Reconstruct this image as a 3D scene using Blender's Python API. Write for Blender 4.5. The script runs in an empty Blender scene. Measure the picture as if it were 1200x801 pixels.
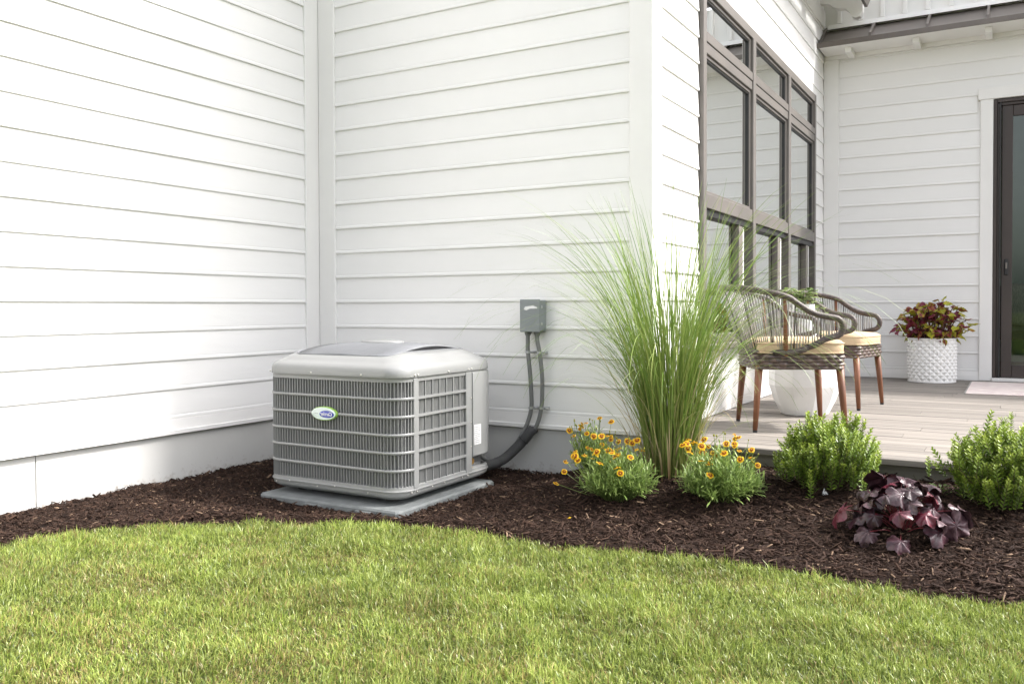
import bpy, math, random
import numpy as np
from mathutils import Vector, Matrix
R = math.radians
sc = bpy.context.scene
COL = sc.collection

# ------------------------------------------------------------------ camera
cam = bpy.data.cameras.new('camera'); cam_o = bpy.data.objects.new('camera', cam); COL.objects.link(cam_o)
yaw, pitch, roll = R(-29.917), R(-1.0705), R(-0.1754)
F_ = Vector((math.sin(yaw)*math.cos(pitch), math.cos(yaw)*math.cos(pitch), math.sin(pitch)))
R0 = Vector((math.cos(yaw), -math.sin(yaw), 0)); U0 = R0.cross(F_)
RR = R0*math.cos(roll)+U0*math.sin(roll); UU = -R0*math.sin(roll)+U0*math.cos(roll)
m = Matrix((RR, UU, -F_)).transposed().to_4x4(); m.translation = (3.8162, -4.1853, 0.9149)
cam_o.matrix_world = m
cam.sensor_width = 36; cam.lens = 36*1023.2/1200; cam.shift_y = -0.0172
cam.clip_start = 0.05; cam.clip_end = 600
sc.camera = cam_o
# ------------------------------------------------------------------ sky, sun, exposure
SUN_EL, SUN_AZ = R(47), R(29.0)          # azimuth measured from +x towards +y
w = bpy.data.worlds.new('World'); sc.world = w; w.use_nodes = True
nt = w.node_tree; bg = nt.nodes['Background']
sky = nt.nodes.new('ShaderNodeTexSky'); sky.sky_type = 'NISHITA'; sky.sun_disc = False
sky.sun_elevation = SUN_EL; sky.sun_rotation = R(90)-SUN_AZ
sky.air_density = 1.0; sky.dust_density = 4.0; sky.ozone_density = 1.0
hs = nt.nodes.new('ShaderNodeHueSaturation'); hs.inputs['Saturation'].default_value = 0.26   # thin white haze
nt.links.new(sky.outputs[0], hs.inputs['Color']); nt.links.new(hs.outputs[0], bg.inputs['Color'])
bg.inputs['Strength'].default_value = 0.15
sd = bpy.data.lights.new('sun', 'SUN'); sun = bpy.data.objects.new('sun', sd); COL.objects.link(sun)
sd.energy = 2.0; sd.angle = R(4.5); sd.color = (1.0, 0.97, 0.92)
sv = Vector((math.cos(SUN_AZ)*math.cos(SUN_EL), math.sin(SUN_AZ)*math.cos(SUN_EL), math.sin(SUN_EL)))
sun.rotation_euler = sv.to_track_quat('Z', 'Y').to_euler(); sun.location = (8, 4, 8)
sc.view_settings.view_transform = 'Standard'; sc.view_settings.look = 'None'
sc.view_settings.exposure = 1.63; sc.view_settings.gamma = 1.0; sc.view_settings.use_curve_mapping = False
try:                                    # the photograph's neutral-warm white balance
    sc.view_settings.use_white_balance = True; sc.view_settings.white_balance_temperature = 6500; sc.view_settings.white_balance_tint = 12
except Exception: pass
sc.render.engine = 'CYCLES'
try:
    sc.cycles.max_bounces = 10; sc.cycles.diffuse_bounces = 6; sc.cycles.transparent_max_bounces = 12
except Exception: pass

rng = np.random.default_rng(7); random.seed(7)
XB, YD, DK = 2.224, 4.605, 0.2575       # wall C plane, wall D plane, deck level
S = 0.1524                              # siding exposure

# ------------------------------------------------------------------ helpers
def smooth(a, b, x):
    t = np.clip((x-a)/(b-a), 0, 1); return t*t*(3-2*t)
class MB:
    def __init__(s): s.v = []; s.f = []; s.c = []; s.m = []; s.cm = 0
    def add(s, vs, fs, col=None):
        o = len(s.v); s.v += [tuple(p) for p in vs]
        for f in fs: s.f.append(tuple(i+o for i in f)); s.m.append(s.cm)
        if col is not None: s.c += ([tuple(col)]*len(vs) if not hasattr(col[0], '__len__') else [tuple(c) for c in col])
        return s
    def box(s, x0, y0, z0, x1, y1, z1, b=0.0):
        if b <= 0:
            vs = [(x, y, z) for z in (z0, z1) for y in (y0, y1) for x in (x0, x1)]
            return s.add(vs, [(0,2,3,1),(4,5,7,6),(0,1,5,4),(2,6,7,3),(0,4,6,2),(1,3,7,5)])
        b = min(b, (x1-x0)*.45, (y1-y0)*.45, (z1-z0)*.45)
        def rect(i, z): return [(x0+i,y0+b,z),(x0+b,y0+i,z),(x1-b,y0+i,z),(x1-i,y0+b,z),(x1-i,y1-b,z),(x1-b,y1-i,z),(x0+b,y1-i,z),(x0+i,y1-b,z)]
        rings = [[(min(max(p[0],x0+b),x1-b), min(max(p[1],y0+b),y1-b), z0) for p in rect(0,z0)], rect(0,z0+b), rect(0,z1-b),
                 [(min(max(p[0],x0+b),x1-b), min(max(p[1],y0+b),y1-b), z1) for p in rect(0,z1)]]
        return s.loft(rings)
    def loft(s, rings, cap=True, closed=True):
        n = len(rings[0]); vs = [p for r in rings for p in r]; fs = []
        for i in range(len(rings)-1):
            for j in range(n if closed else n-1):
                k = (j+1) % n; fs.append((i*n+j, i*n+k, (i+1)*n+k, (i+1)*n+j))
        if cap:
            fs.append(tuple(range(n-1, -1, -1))); fs.append(tuple((len(rings)-1)*n+j for j in range(n)))
        return s.add(vs, fs)
    def tube(s, path, rad, n=8, cap=True, closed=False, col=None):
        P = [Vector(p) for p in path]; N = len(P)
        rad = rad if hasattr(rad, '__len__') else [rad]*N
        rings = []; up = Vector((0.13, 0.21, 1)).normalized(); prev = None
        for i in range(N):
            t = (P[(i+1) % N]-P[(i-1) % N]) if closed else (P[min(i+1,N-1)]-P[max(i-1,0)])
            t = t.normalized() if t.length > 1e-9 else Vector((0,0,1))
            a = prev if prev is not None else (up if abs(t.dot(up)) < .9 else Vector((1,0,0)))
            a = (a - t*a.dot(t)); a = a.normalized() if a.length > 1e-6 else t.orthogonal().normalized()
            prev = a; b = t.cross(a)
            rings.append([P[i]+(a*math.cos(2*math.pi*j/n)+b*math.sin(2*math.pi*j/n))*rad[i] for j in range(n)])
        o = len(s.v); vs = [p for r in rings for p in r]; fs = []
        for i in range(N if closed else N-1):
            i2 = (i+1) % N
            for j in range(n):
                k = (j+1) % n; fs.append((i*n+j, i*n+k, i2*n+k, i2*n+j))
        if cap and not closed:
            fs.append(tuple(range(n-1,-1,-1))); fs.append(tuple((N-1)*n+j for j in range(n)))
        return s.add(vs, fs, col)
    def extr(s, poly, axis, a, b):
        # poly of 2D points extruded along axis ('x': (y,z), 'y': (x,z), 'z': (x,y))
        def mk(p, t): return {'x': (t,p[0],p[1]), 'y': (p[0],t,p[1]), 'z': (p[0],p[1],t)}[axis]
        n = len(poly); vs = [mk(p,a) for p in poly]+[mk(p,b) for p in poly]
        fs = [(i,(i+1)%n,n+(i+1)%n,n+i) for i in range(n)]+[tuple(range(n-1,-1,-1)), tuple(range(n,2*n))]
        return s.add(vs, fs)
    def mesh(s, name, mats, smooth_=False):
        me = bpy.data.meshes.new(name); me.from_pydata(s.v, [], s.f)
        for mt in (mats if isinstance(mats, (list,tuple)) else [mats]): me.materials.append(mt)
        if s.c:
            ca = me.color_attributes.new('Col', 'FLOAT_COLOR', 'POINT')
            ca.data.foreach_set('color', np.hstack([np.array(s.c, dtype=np.float32)[:, :3], np.ones((len(s.c),1),np.float32)]).ravel())
        if any(s.m): me.polygons.foreach_set('material_index', s.m)
        import bmesh
        if not s.c or len(s.f) < 4000:
            bm = bmesh.new(); bm.from_mesh(me); 
            if not s.c: bmesh.ops.recalc_face_normals(bm, faces=bm.faces)
            bm.to_mesh(me); bm.free()
        if smooth_:
            me.polygons.foreach_set('use_smooth', [True]*len(me.polygons))
            if smooth_ is not True:
                try: me.set_sharp_from_angle(angle=R(smooth_))
                except Exception: pass
        me.update(); return me
    def obj(s, name, mats, parent=None, smooth_=False):
        return link(name, s.mesh(name, mats, smooth_), parent)
def link(name, me, parent=None, loc=(0,0,0), rot=(0,0,0), scale=(1,1,1)):
    o = bpy.data.objects.new(name, me); COL.objects.link(o); o.parent = parent
    o.location = loc; o.rotation_euler = rot; o.scale = scale; return o
def thing(name, label, cat, loc=(0,0,0), rz=0, group=None):
    o = bpy.data.objects.new(name, None); COL.objects.link(o); o.location = loc; o.rotation_euler = (0,0,rz)
    o.empty_display_size = .1; return tag(o, label, cat, group)
def tag(o, label=None, cat=None, group=None, kind=None):
    if label: o['label'] = label
    if cat: o['category'] = cat
    if group: o['group'] = group
    if kind: o['kind'] = kind
    return o
def fast_mesh(name, V, tris, mat_, C=None, sm=False):
    me = bpy.data.meshes.new(name); V = np.asarray(V, np.float32).reshape(-1,3); T = np.asarray(tris, np.int32).reshape(-1,3)
    me.vertices.add(len(V)); me.vertices.foreach_set('co', V.ravel())
    me.loops.add(T.size); me.loops.foreach_set('vertex_index', T.ravel())
    me.polygons.add(len(T)); me.polygons.foreach_set('loop_start', np.arange(len(T), dtype=np.int32)*3)
    try: me.polygons.foreach_set('loop_total', np.full(len(T), 3, np.int32))
    except Exception: pass
    me.materials.append(mat_)
    if C is not None:
        ca = me.color_attributes.new('Col', 'FLOAT_COLOR', 'POINT')
        C = np.asarray(C, np.float32).reshape(-1,3); ca.data.foreach_set('color', np.hstack([C, np.ones((len(C),1),np.float32)]).ravel())
    if sm: me.polygons.foreach_set('use_smooth', np.ones(len(T), bool))
    me.update(calc_edges=True); me.validate(); return me

# ------------------------------------------------------------------ materials
def srgb(r, g, b): return tuple(((c/255+.055)/1.055)**2.4 if c/255 > .04045 else c/255/12.92 for c in (r,g,b))
def mat(name, c1, c2=None, rough=.5, scale=8, bump=0, bscale=None, metal=0, spec=.5, stretch=(1,1,1), detail=4, coat=0, rnd=0, contrast=(.35,.65)):
    M = bpy.data.materials.new(name); M.use_nodes = True; t = M.node_tree; p = t.nodes['Principled BSDF']
    p.inputs['Roughness'].default_value = rough; p.inputs['Metallic'].default_value = metal
    p.inputs['Specular IOR Level'].default_value = spec; p.inputs['Coat Weight'].default_value = coat
    co = t.nodes.new('ShaderNodeTexCoord'); mp = t.nodes.new('ShaderNodeMapping'); mp.inputs['Scale'].default_value = stretch
    t.links.new(co.outputs['Object'], mp.inputs[0]); vec = mp.outputs[0]
    oi = t.nodes.new('ShaderNodeObjectInfo')
    ad = t.nodes.new('ShaderNodeVectorMath'); ad.operation = 'MULTIPLY_ADD'
    cx = t.nodes.new('ShaderNodeCombineXYZ')
    for i in range(3): t.links.new(oi.outputs['Random'], cx.inputs[i])
    ad.inputs[1].default_value = (37, 53, 71); t.links.new(cx.outputs[0], ad.inputs[0]); t.links.new(vec, ad.inputs[2]); vec = ad.outputs[0]
    if c2 is None: c2 = tuple(c*.93 for c in c1)
    n = t.nodes.new('ShaderNodeTexNoise'); n.inputs['Scale'].default_value = scale; n.inputs['Detail'].default_value = detail
    t.links.new(vec, n.inputs['Vector'])
    rp = t.nodes.new('ShaderNodeValToRGB'); rp.color_ramp.elements[0].position = contrast[0]; rp.color_ramp.elements[1].position = contrast[1]
    rp.color_ramp.elements[0].color = (*c1, 1); rp.color_ramp.elements[1].color = (*c2, 1)
    t.links.new(n.outputs['Fac'], rp.inputs[0]); out = rp.outputs[0]
    if rnd:
        h = t.nodes.new('ShaderNodeHueSaturation'); mr = t.nodes.new('ShaderNodeMapRange')
        mr.inputs['To Min'].default_value = 1-rnd; mr.inputs['To Max'].default_value = 1+rnd
        t.links.new(oi.outputs['Random'], mr.inputs[0]); t.links.new(mr.outputs[0], h.inputs['Value']); t.links.new(out, h.inputs['Color']); out = h.outputs[0]
    t.links.new(out, p.inputs['Base Color'])
    if bump:
        b = t.nodes.new('ShaderNodeBump'); b.inputs['Strength'].default_value = bump; b.inputs['Distance'].default_value = .003
        n2 = t.nodes.new('ShaderNodeTexNoise'); n2.inputs['Scale'].default_value = bscale or scale*6; n2.inputs['Detail'].default_value = 5
        t.links.new(vec, n2.inputs['Vector']); t.links.new(n2.outputs['Fac'], b.inputs['Height']); t.links.new(b.outputs[0], p.inputs['Normal'])
    return M
def leafmat(name, rough=.45, trans=.35, spec=.5, tint=(1,1,1)):
    M = bpy.data.materials.new(name); M.use_nodes = True; t = M.node_tree; p = t.nodes['Principled BSDF']
    a = t.nodes.new('ShaderNodeAttribute'); a.attribute_name = 'Col'
    p.inputs['Roughness'].default_value = rough; p.inputs['Specular IOR Level'].default_value = spec
    t.links.new(a.outputs['Color'], p.inputs['Base Color'])
    tr = t.nodes.new('ShaderNodeBsdfTranslucent'); mx = t.nodes.new('ShaderNodeMixShader'); mx.inputs[0].default_value = trans
    t.links.new(a.outputs['Color'], tr.inputs['Color'])
    t.links.new(p.outputs[0], mx.inputs[1]); t.links.new(tr.outputs[0], mx.inputs[2])
    t.links.new(mx.outputs[0], t.nodes['Material Output'].inputs['Surface']); return M
def glassmat(name, refl, tint=(.9,.93,.9), base_tr=.9, lo=0.0):
    M = bpy.data.materials.new(name); M.use_nodes = True; t = M.node_tree
    for n in list(t.nodes):
        if n.type != 'OUTPUT_MATERIAL': t.nodes.remove(n)
    g = t.nodes.new('ShaderNodeBsdfGlossy'); g.inputs['Roughness'].default_value = 0.004; g.inputs['Color'].default_value = (.93,.95,.94,1)
    tr = t.nodes.new('ShaderNodeBsdfTransparent'); tr.inputs['Color'].default_value = (*[c*base_tr for c in tint], 1)
    fr = t.nodes.new('ShaderNodeFresnel'); fr.inputs['IOR'].default_value = refl
    n = t.nodes.new('ShaderNodeTexNoise'); n.inputs['Scale'].default_value = 2.2; n.inputs['Detail'].default_value = 1
    co = t.nodes.new('ShaderNodeTexCoord'); t.links.new(co.outputs['Object'], n.inputs['Vector'])
    b = t.nodes.new('ShaderNodeBump'); b.inputs['Strength'].default_value = .05; b.inputs['Distance'].default_value = .01
    t.links.new(n.outputs['Fac'], b.inputs['Height']); t.links.new(b.outputs[0], g.inputs['Normal'])
    mr = t.nodes.new('ShaderNodeMapRange'); mr.inputs['To Min'].default_value = lo; t.links.new(fr.outputs[0], mr.inputs[0])
    mx = t.nodes.new('ShaderNodeMixShader'); t.links.new(mr.outputs[0], mx.inputs[0])
    t.links.new(tr.outputs[0], mx.inputs[1]); t.links.new(g.outputs[0], mx.inputs[2])
    t.links.new(mx.outputs[0], t.nodes['Material Output'].inputs['Surface']); return M

M_SIDE = mat('white_siding', (.80,.795,.78), (.765,.76,.745), .42, 3, .22, 26, stretch=(.25,1,1), rnd=.012)
M_TRIM = mat('white_trim', (.80,.792,.77), (.775,.765,.745), .4, 4, .06, 90)
M_FOUND = mat('grey_foundation', (.56,.56,.54), (.52,.52,.50), .6, 2.2, .2, 60, detail=6)
def splash(M, top, col):
    t = M.node_tree; p = t.nodes['Principled BSDF']; src = p.inputs['Base Color'].links[0].from_socket
    g = t.nodes.new('ShaderNodeNewGeometry'); sx = t.nodes.new('ShaderNodeSeparateXYZ'); t.links.new(g.outputs['Position'], sx.inputs[0])
    n = t.nodes.new('ShaderNodeTexNoise'); n.inputs['Scale'].default_value = 34; n.inputs['Detail'].default_value = 9; n.inputs['Roughness'].default_value = .7; t.links.new(g.outputs['Position'], n.inputs['Vector'])
    mr = t.nodes.new('ShaderNodeMapRange'); mr.inputs['From Min'].default_value = .0; mr.inputs['From Max'].default_value = top; mr.inputs['To Min'].default_value = .40; mr.inputs['To Max'].default_value = .78; t.links.new(sx.outputs['Z'], mr.inputs[0])
    sb = t.nodes.new('ShaderNodeMath'); sb.operation = 'SUBTRACT'; t.links.new(n.outputs['Fac'], sb.inputs[0]); t.links.new(mr.outputs[0], sb.inputs[1])
    ml = t.nodes.new('ShaderNodeMath'); ml.operation = 'MULTIPLY'; ml.use_clamp = True; ml.inputs[1].default_value = 5; t.links.new(sb.outputs[0], ml.inputs[0])
    m2 = t.nodes.new('ShaderNodeMath'); m2.operation = 'MULTIPLY'; m2.inputs[1].default_value = .55; t.links.new(ml.outputs[0], m2.inputs[0])
    mx = t.nodes.new('ShaderNodeMixRGB'); mx.inputs[2].default_value = (*col,1); t.links.new(m2.outputs[0], mx.inputs[0]); t.links.new(src, mx.inputs[1]); t.links.new(mx.outputs[0], p.inputs['Base Color'])
splash(M_FOUND, .16, (.20,.15,.11))
M_WFRAME = mat('taupe_frame', srgb(106,101,96), srgb(98,94,90), .45, 5)
M_BLACK = mat('black_gasket', (.012,.012,.012), (.02,.02,.02), .5)
M_STILE = mat('grey_stile', srgb(118,112,106), None, .4)
M_ROOFM = mat('bronze_metal_roof', srgb(108,101,95), srgb(98,92,87), .38, 3, metal=.25)
M_BRONZE = mat('bronze_door', srgb(62,53,49), srgb(56,48,44), .42, 5)
M_WGLASS = glassmat('window_glass', 1.9, lo=.86)
M_DGLASS = glassmat('door_glass', 1.6, (.86,.93,.88))
M_PANEBACK = mat('pane_backing', (.45,.45,.43), None, .9)  # pale sheet added behind the window panes
M_ROOM = mat('room_wall', srgb(170,186,170), None, .9)
M_ROOMF = mat('room_floor', srgb(120,100,80), None, .6)
M_DECK = mat('deck_wood', srgb(145,138,129), srgb(92,88,84), .72, 8, .25, 30, stretch=(.09,6,6), detail=9, rnd=.12, contrast=(.32,.68))
M_FASC = mat('deck_fascia', srgb(128,124,112), srgb(112,108,98), .75, 9, .2, 40, stretch=(.1,4,4), detail=6)
M_MULCH = mat('mulch_soil', (.022,.012,.008), (.010,.0055,.004), .95, 45, 1.0, 60, detail=8, spec=.15)
M_LAWN = mat('lawn_soil', (.045,.075,.015), (.06,.055,.02), .95, 30, .8, 80, spec=.1, detail=8)
M_GRASS = leafmat('lawn_blades', .38, .25, .5)
M_CHIP = leafmat('mulch_chip', .85, 0.0, .2)
M_LEAF = leafmat('leaf', .38, .3, .5)
M_TALL = leafmat('tall_grass', .36, .22, .5)

# ------------------------------------------------------------------ ground
EDGE = [(.50,-8.0),(.505,-3.2),(.52,-2.36),(.55,-2.13),(.61,-1.95),(.82,-1.665),(1.205,-1.45),(1.6,-1.29),(1.934,-1.225),(2.2,-1.235),(2.673,-1.212),(3.088,-1.161),(3.49,-1.131),(3.847,-1.113),(4.6,-1.09),(9.0,-1.0)]
EX = np.array(EDGE)
def edge_dist(x, y):
    """signed distance to the bed edge, positive inside the mulch bed"""
    x = np.asarray(x, float); y = np.asarray(y, float); d = np.full(x.shape, 1e9)
    for a, b in zip(EX[:-1], EX[1:]):
        ab = b-a; t = np.clip(((x-a[0])*ab[0]+(y-a[1])*ab[1])/(ab@ab), 0, 1)
        d = np.minimum(d, np.hypot(x-a[0]-t*ab[0], y-a[1]-t*ab[1]))
    ye = np.interp(x, EX[:,0], EX[:,1]); ins = (x < .5) | (y > ye)
    return np.where(ins, d, -d)
def wob(x, y): return (np.sin(x*9.1+1.3)*np.sin(y*8.3+.4)*.5+np.sin(x*21.7+y*13.1)*.3+np.sin(x*5.3-y*17.9+2)*.35)
def bed_h(x, y):
    x = np.asarray(x, float); y = np.asarray(y, float)
    d = edge_dist(x, y)
    base = .018-.014*np.exp(-(((x-1.1)/.62)**4+((y+.8)/.62)**4))+.15*smooth(1.6,2.35,x)*smooth(-1.1,-.15,y)+.008*wob(x,y)*smooth(0,.15,d)
    return np.where(d > 0, base*smooth(-.02,.10,d)+(-.012)*(1-smooth(-.02,.10,d)), -.012-.12*smooth(0,.08,-d))
def lawn_h(x, y): return .012*np.sin(x*1.7+.6)*np.sin(y*2.1)+.006*np.sin(x*4.1+y*3.3)
# lawn sheet to the horizon: fine near the house, coarse beyond
gx = np.concatenate([[-150,-60,-20,-8],np.linspace(-3,8,56),[12,30,70,150]]); gy = np.concatenate([[-150,-60,-25,-12],np.linspace(-8,0,41),[2,5,12,40,150]])
GX, GY = np.meshgrid(gx, gy, indexing='ij'); nearm = np.exp(-((GX-2.5)**2+(GY+2.5)**2)/30)
GZ = lawn_h(GX,GY)*nearm-.006
GZ = np.where(edge_dist(GX,GY) > -.02, np.minimum(GZ,-.012), GZ)
V = np.stack([GX,GY,GZ],-1).reshape(-1,3); ny = len(gy)
T = []
for i in range(len(gx)-1):
    for j in range(ny-1):
        a = i*ny+j; T += [(a,a+ny,a+ny+1),(a,a+ny+1,a+1)]
lawn = link('lawn', fast_mesh('lawn', V, T, M_LAWN, sm=True)); tag(lawn, 'short mown green lawn in front of the mulch bed', 'lawn', kind='structure')
# mulch bed
gx = np.arange(-.012, 8.0, .03); gy = np.arange(-4.6, .0, .03)
GX, GY = np.meshgrid(gx, gy, indexing='ij')
GX = GX+rng.uniform(-.008,.008,GX.shape)*(GX>.02); GY = GY+rng.uniform(-.008,.008,GY.shape)*(GY<-.05)
d = edge_dist(GX,GY); GZ = bed_h(GX,GY)+rng.normal(0,.005,GX.shape)*(d>0)
V = np.stack([GX,GY,GZ],-1).reshape(-1,3); ny = len(gy)
I, J = np.meshgrid(np.arange(len(gx)-1), np.arange(ny-1), indexing='ij'); a = (I*ny+J).ravel(); dm = np.maximum.reduce([d[:-1,:-1],d[1:,:-1],d[:-1,1:],d[1:,1:]]).ravel()
a = a[dm > -.12]
T = np.concatenate([np.stack([a,a+ny,a+ny+1],1), np.stack([a,a+ny+1,a+1],1)])
bed = link('mulch_bed', fast_mesh('mulch_bed', V, T, M_MULCH)); tag(bed, 'dark brown bark mulch bed along the house walls', 'mulch', kind='structure')
# shredded bark pieces: countless, one object
def chips(n, xr, yr, lmin, lmax, wr=(.10,.34)):
    x = rng.uniform(*xr, n*3); y = rng.uniform(*yr, n*3); d = edge_dist(x,y)
    k = (d > .004)&(y < -.004)&(x > .004); k &= ~((x>2.26)&(y>-.07)); k &= ~((x>.675)&(x<1.525)&(y>-1.19)&(y<-.355)); x, y = x[k][:n], y[k][:n]; n = len(x)
    L = lmin+(lmax-lmin)*rng.beta(1.1,3.2,n); W = L*rng.uniform(*wr,n); H = W*rng.uniform(.3,.7,n)
    az = rng.uniform(0,2*np.pi,n); ti = rng.normal(0,.26,n); ro = rng.normal(0,.5,n)
    z = bed_h(x,y)+.003+np.abs(np.sin(ti))*L*.42*.6+rng.uniform(0,.006,n)
    ex = np.stack([np.cos(az)*np.cos(ti),np.sin(az)*np.cos(ti),np.sin(ti)],1)
    s0 = np.stack([-np.sin(az),np.cos(az),0*az],1); u0 = np.cross(ex,s0)
    ey = s0*np.cos(ro)[:,None]+u0*np.sin(ro)[:,None]; ez = np.cross(ex,ey)
    c = np.stack([x,y,z],1)
    shape = np.array([(-.5,-.5,-.5),(-.42,.5,-.5),(.5,.35,-.5),(.40,-.5,-.5),(-.38,-.2,.5),(-.46,.3,.4),(.44,.2,.5),(.46,-.25,.35)])
    js = shape[None]+rng.uniform(-.12,.12,(n,8,3))
    P = c[:,None]+js[:,:,0:1]*(L[:,None,None]*ex[:,None])+js[:,:,1:2]*(W[:,None,None]*ey[:,None])+js[:,:,2:3]*(H[:,None,None]*ez[:,None])
    f = np.array([(4,6,5),(4,7,6),(0,4,5),(0,5,1),(1,5,6),(1,6,2),(2,6,7),(2,7,3),(3,7,4),(3,4,0)])
    T = (f[None]+np.arange(n)[:,None,None]*8).reshape(-1,3)
    dark = np.array([.0185,.0098,.0066]); mid = np.array([.047,.0262,.0175]); tan = np.array([.20,.135,.09])
    r = rng.random(n); cc = np.where((r<.60)[:,None], dark+(mid-dark)*(rng.random(n)[:,None]*.6), np.where((r<.955)[:,None], mid*(rng.uniform(.6,1.25,n)[:,None]), tan*rng.uniform(.5,1.15,n)[:,None]))
    return P.reshape(-1,3), T, np.repeat(cc,8,0)
Vs, Ts, Cs, o = [], [], [], 0
for args in ((44000,(.0,4.9),(-2.6,0),.008,.040),(9000,(1.4,4.9),(-1.3,-.05),.02,.085,(.05,.17)),(6000,(.0,1.6),(-2.6,0),.012,.05)):
    P, T, C = chips(*args); Vs.append(P); Ts.append(T+o); Cs.append(C); o += len(P)
ch = link('mulch_chips', fast_mesh('mulch_chips', np.concatenate(Vs), np.concatenate(Ts), M_CHIP, np.concatenate(Cs)))
tag(ch, 'loose shredded brown bark pieces covering the planting bed', 'mulch', kind='stuff')
# grass blades: countless, one object
def blades(n, xr, yr):
    x = rng.uniform(*xr,n); y = rng.uniform(*yr,n); d = edge_dist(x,y)
    # keep what the camera or a neighbouring camera could see
    cx, cy = 3.816,-4.185
    k = (d < .012+.015*rng.normal(0,1,n)); k &= (np.hypot(x-cx,y-cy) > .75)
    x, y, d = x[k], y[k], d[k]; n = len(x)
    clump = wob(x*1.3+4,y*1.3)+.6*wob(x*3.7,y*3.9+2)
    near = np.exp(-np.abs(d)/.05)
    tuft = np.zeros(n); bare = np.zeros(n); tr = np.random.default_rng(3)
    for q in range(130):
        tx, ty, ts, ta = tr.uniform(.4,4.9), tr.uniform(-3.5,-1.1), tr.uniform(.03,.10), tr.uniform(0,3.14)
        u_, v_ = (x-tx)*np.cos(ta)+(y-ty)*np.sin(ta), -(x-tx)*np.sin(ta)+(y-ty)*np.cos(ta)
        e_ = np.exp(-((u_/(ts*1.6))**2+(v_/ts)**2))
        if q % 3: tuft = np.maximum(tuft, e_)
        else: bare = np.maximum(bare, e_)
    dep = .5+.5*np.tanh(2.2*(wob(x*.55+9,y*.6+3)))
    h = (.025+.013*rng.random(n)+0.010*clump)*(1-.25*dep*.6)*(1+.28*near*rng.random(n)); h = np.clip(h,.014,.085)
    h *= (1+.45*tuft)*(1-.35*bare); h *= np.where(rng.random(n) < .04, 1.4, 1)
    wd = rng.uniform(.0008,.0020,n)
    a0 = 2.2+1.2*wob(x*.8,y*.8)+rng.normal(0,1.5,n); lean = np.clip(rng.normal(.6,.38,n),.05,1.4)
    dx, dy = np.cos(a0), np.sin(a0); fa = rng.uniform(0,np.pi,n); sx, sy = np.cos(fa)*wd, np.sin(fa)*wd
    z0 = lawn_h(x,y)*np.exp(-((x-2.5)**2+(y+2.5)**2)/30)-.010
    def pt(t, side, bend): 
        o = np.sin(lean*bend)*h*t
        return np.stack([x+dx*o+side*sx, y+dy*o+side*sy, z0+np.cos(lean*bend)*h*t],1)
    P = np.stack([pt(0*h,-1,0),pt(0*h,1,0),pt(.55+0*h,-.8,.65),pt(.55+0*h,.8,.65),pt(1.0+0*h,0,1.15)],1)
    f = np.array([(0,1,3),(0,3,2),(2,3,4)]); T = (f[None]+np.arange(n)[:,None,None]*5).reshape(-1,3)
    g1 = np.array([.185,.250,.036]); g2 = np.array([.345,.400,.100]); g3 = np.array([.080,.128,.018]); st = np.array([.36,.29,.105])
    r = rng.random(n)[:,None]; c = g1+(g2-g1)*r; dk = (rng.random(n) < .22)[:,None]; c = np.where(dk, g3*(.8+.5*r), c)
    dry = rng.random(n) < np.clip(.085+.15*(wob(x*.9+7,y*.9+1))+.10*smooth(-1.6,-2.6,y),.03,.5); c = np.where(dry[:,None], st*(.55+.55*r), c)
    c = c*(1+.20*np.tanh(clump)+.10*np.tanh(2*wob(x*.45+2,y*.5+6)))[:,None]
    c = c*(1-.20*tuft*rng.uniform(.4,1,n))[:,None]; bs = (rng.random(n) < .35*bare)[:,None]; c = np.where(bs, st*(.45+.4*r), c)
    C = np.repeat(c,5,0).reshape(n,5,3); C[:,0:2] = C[:,0:2]*.6+np.array([.05,.045,.018])*.3; C[:,4] *= 1.08  # blade feet darkened: shade between the blades put into the colour
    return P.reshape(-1,3), T, C.reshape(-1,3)
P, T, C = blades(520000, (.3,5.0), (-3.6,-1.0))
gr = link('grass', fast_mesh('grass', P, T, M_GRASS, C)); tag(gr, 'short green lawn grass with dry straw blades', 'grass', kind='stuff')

# ------------------------------------------------------------------ house
house = thing('white_house', 'white clapboard house with inner corner, tall window and glass patio door', 'house')
def struct_part(name, mb, m_, parent=house, sm=False): return mb.obj(name, m_, parent, sm)
SO = .016                                # lip depth of the clapboards
PROF = [(0,0),(-.0155,0),(-.0172,.0022),(-.0176,.008),(-.0168,.0150),(-.0148,.0190),(-.0140,.0210),(-.0150,.0230),(-.0075,.1524),(0,.1524)]
def board_mesh(L, cache={}):
    k = round(L,4)
    if k not in cache: cache[k] = MB().extr(PROF, 'x', 0, L).mesh('siding_board', M_SIDE)
    return cache[k]
def courses(wall, axis, plane, a, b, k0, k1, z_top=None):
    """clapboards along +y on an x-facing wall ('A','C') or along +x on a -y-facing wall"""
    for k in range(k0, k1):
        z = .95+S*k; h = S if z_top is None else min(S, z_top-z)
        if h < .02: continue
        me = board_mesh(b-a); jit = random.uniform(-.0012,.0012)
        if axis == 'x': link('siding_board', me, wall, (plane-SO+jit, a, z), (0,0,R(90)), (1,1,h/S))
        else: link('siding_board', me, wall, (a, plane+SO+jit, z), (0,0,0), (1,1,h/S))
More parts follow.
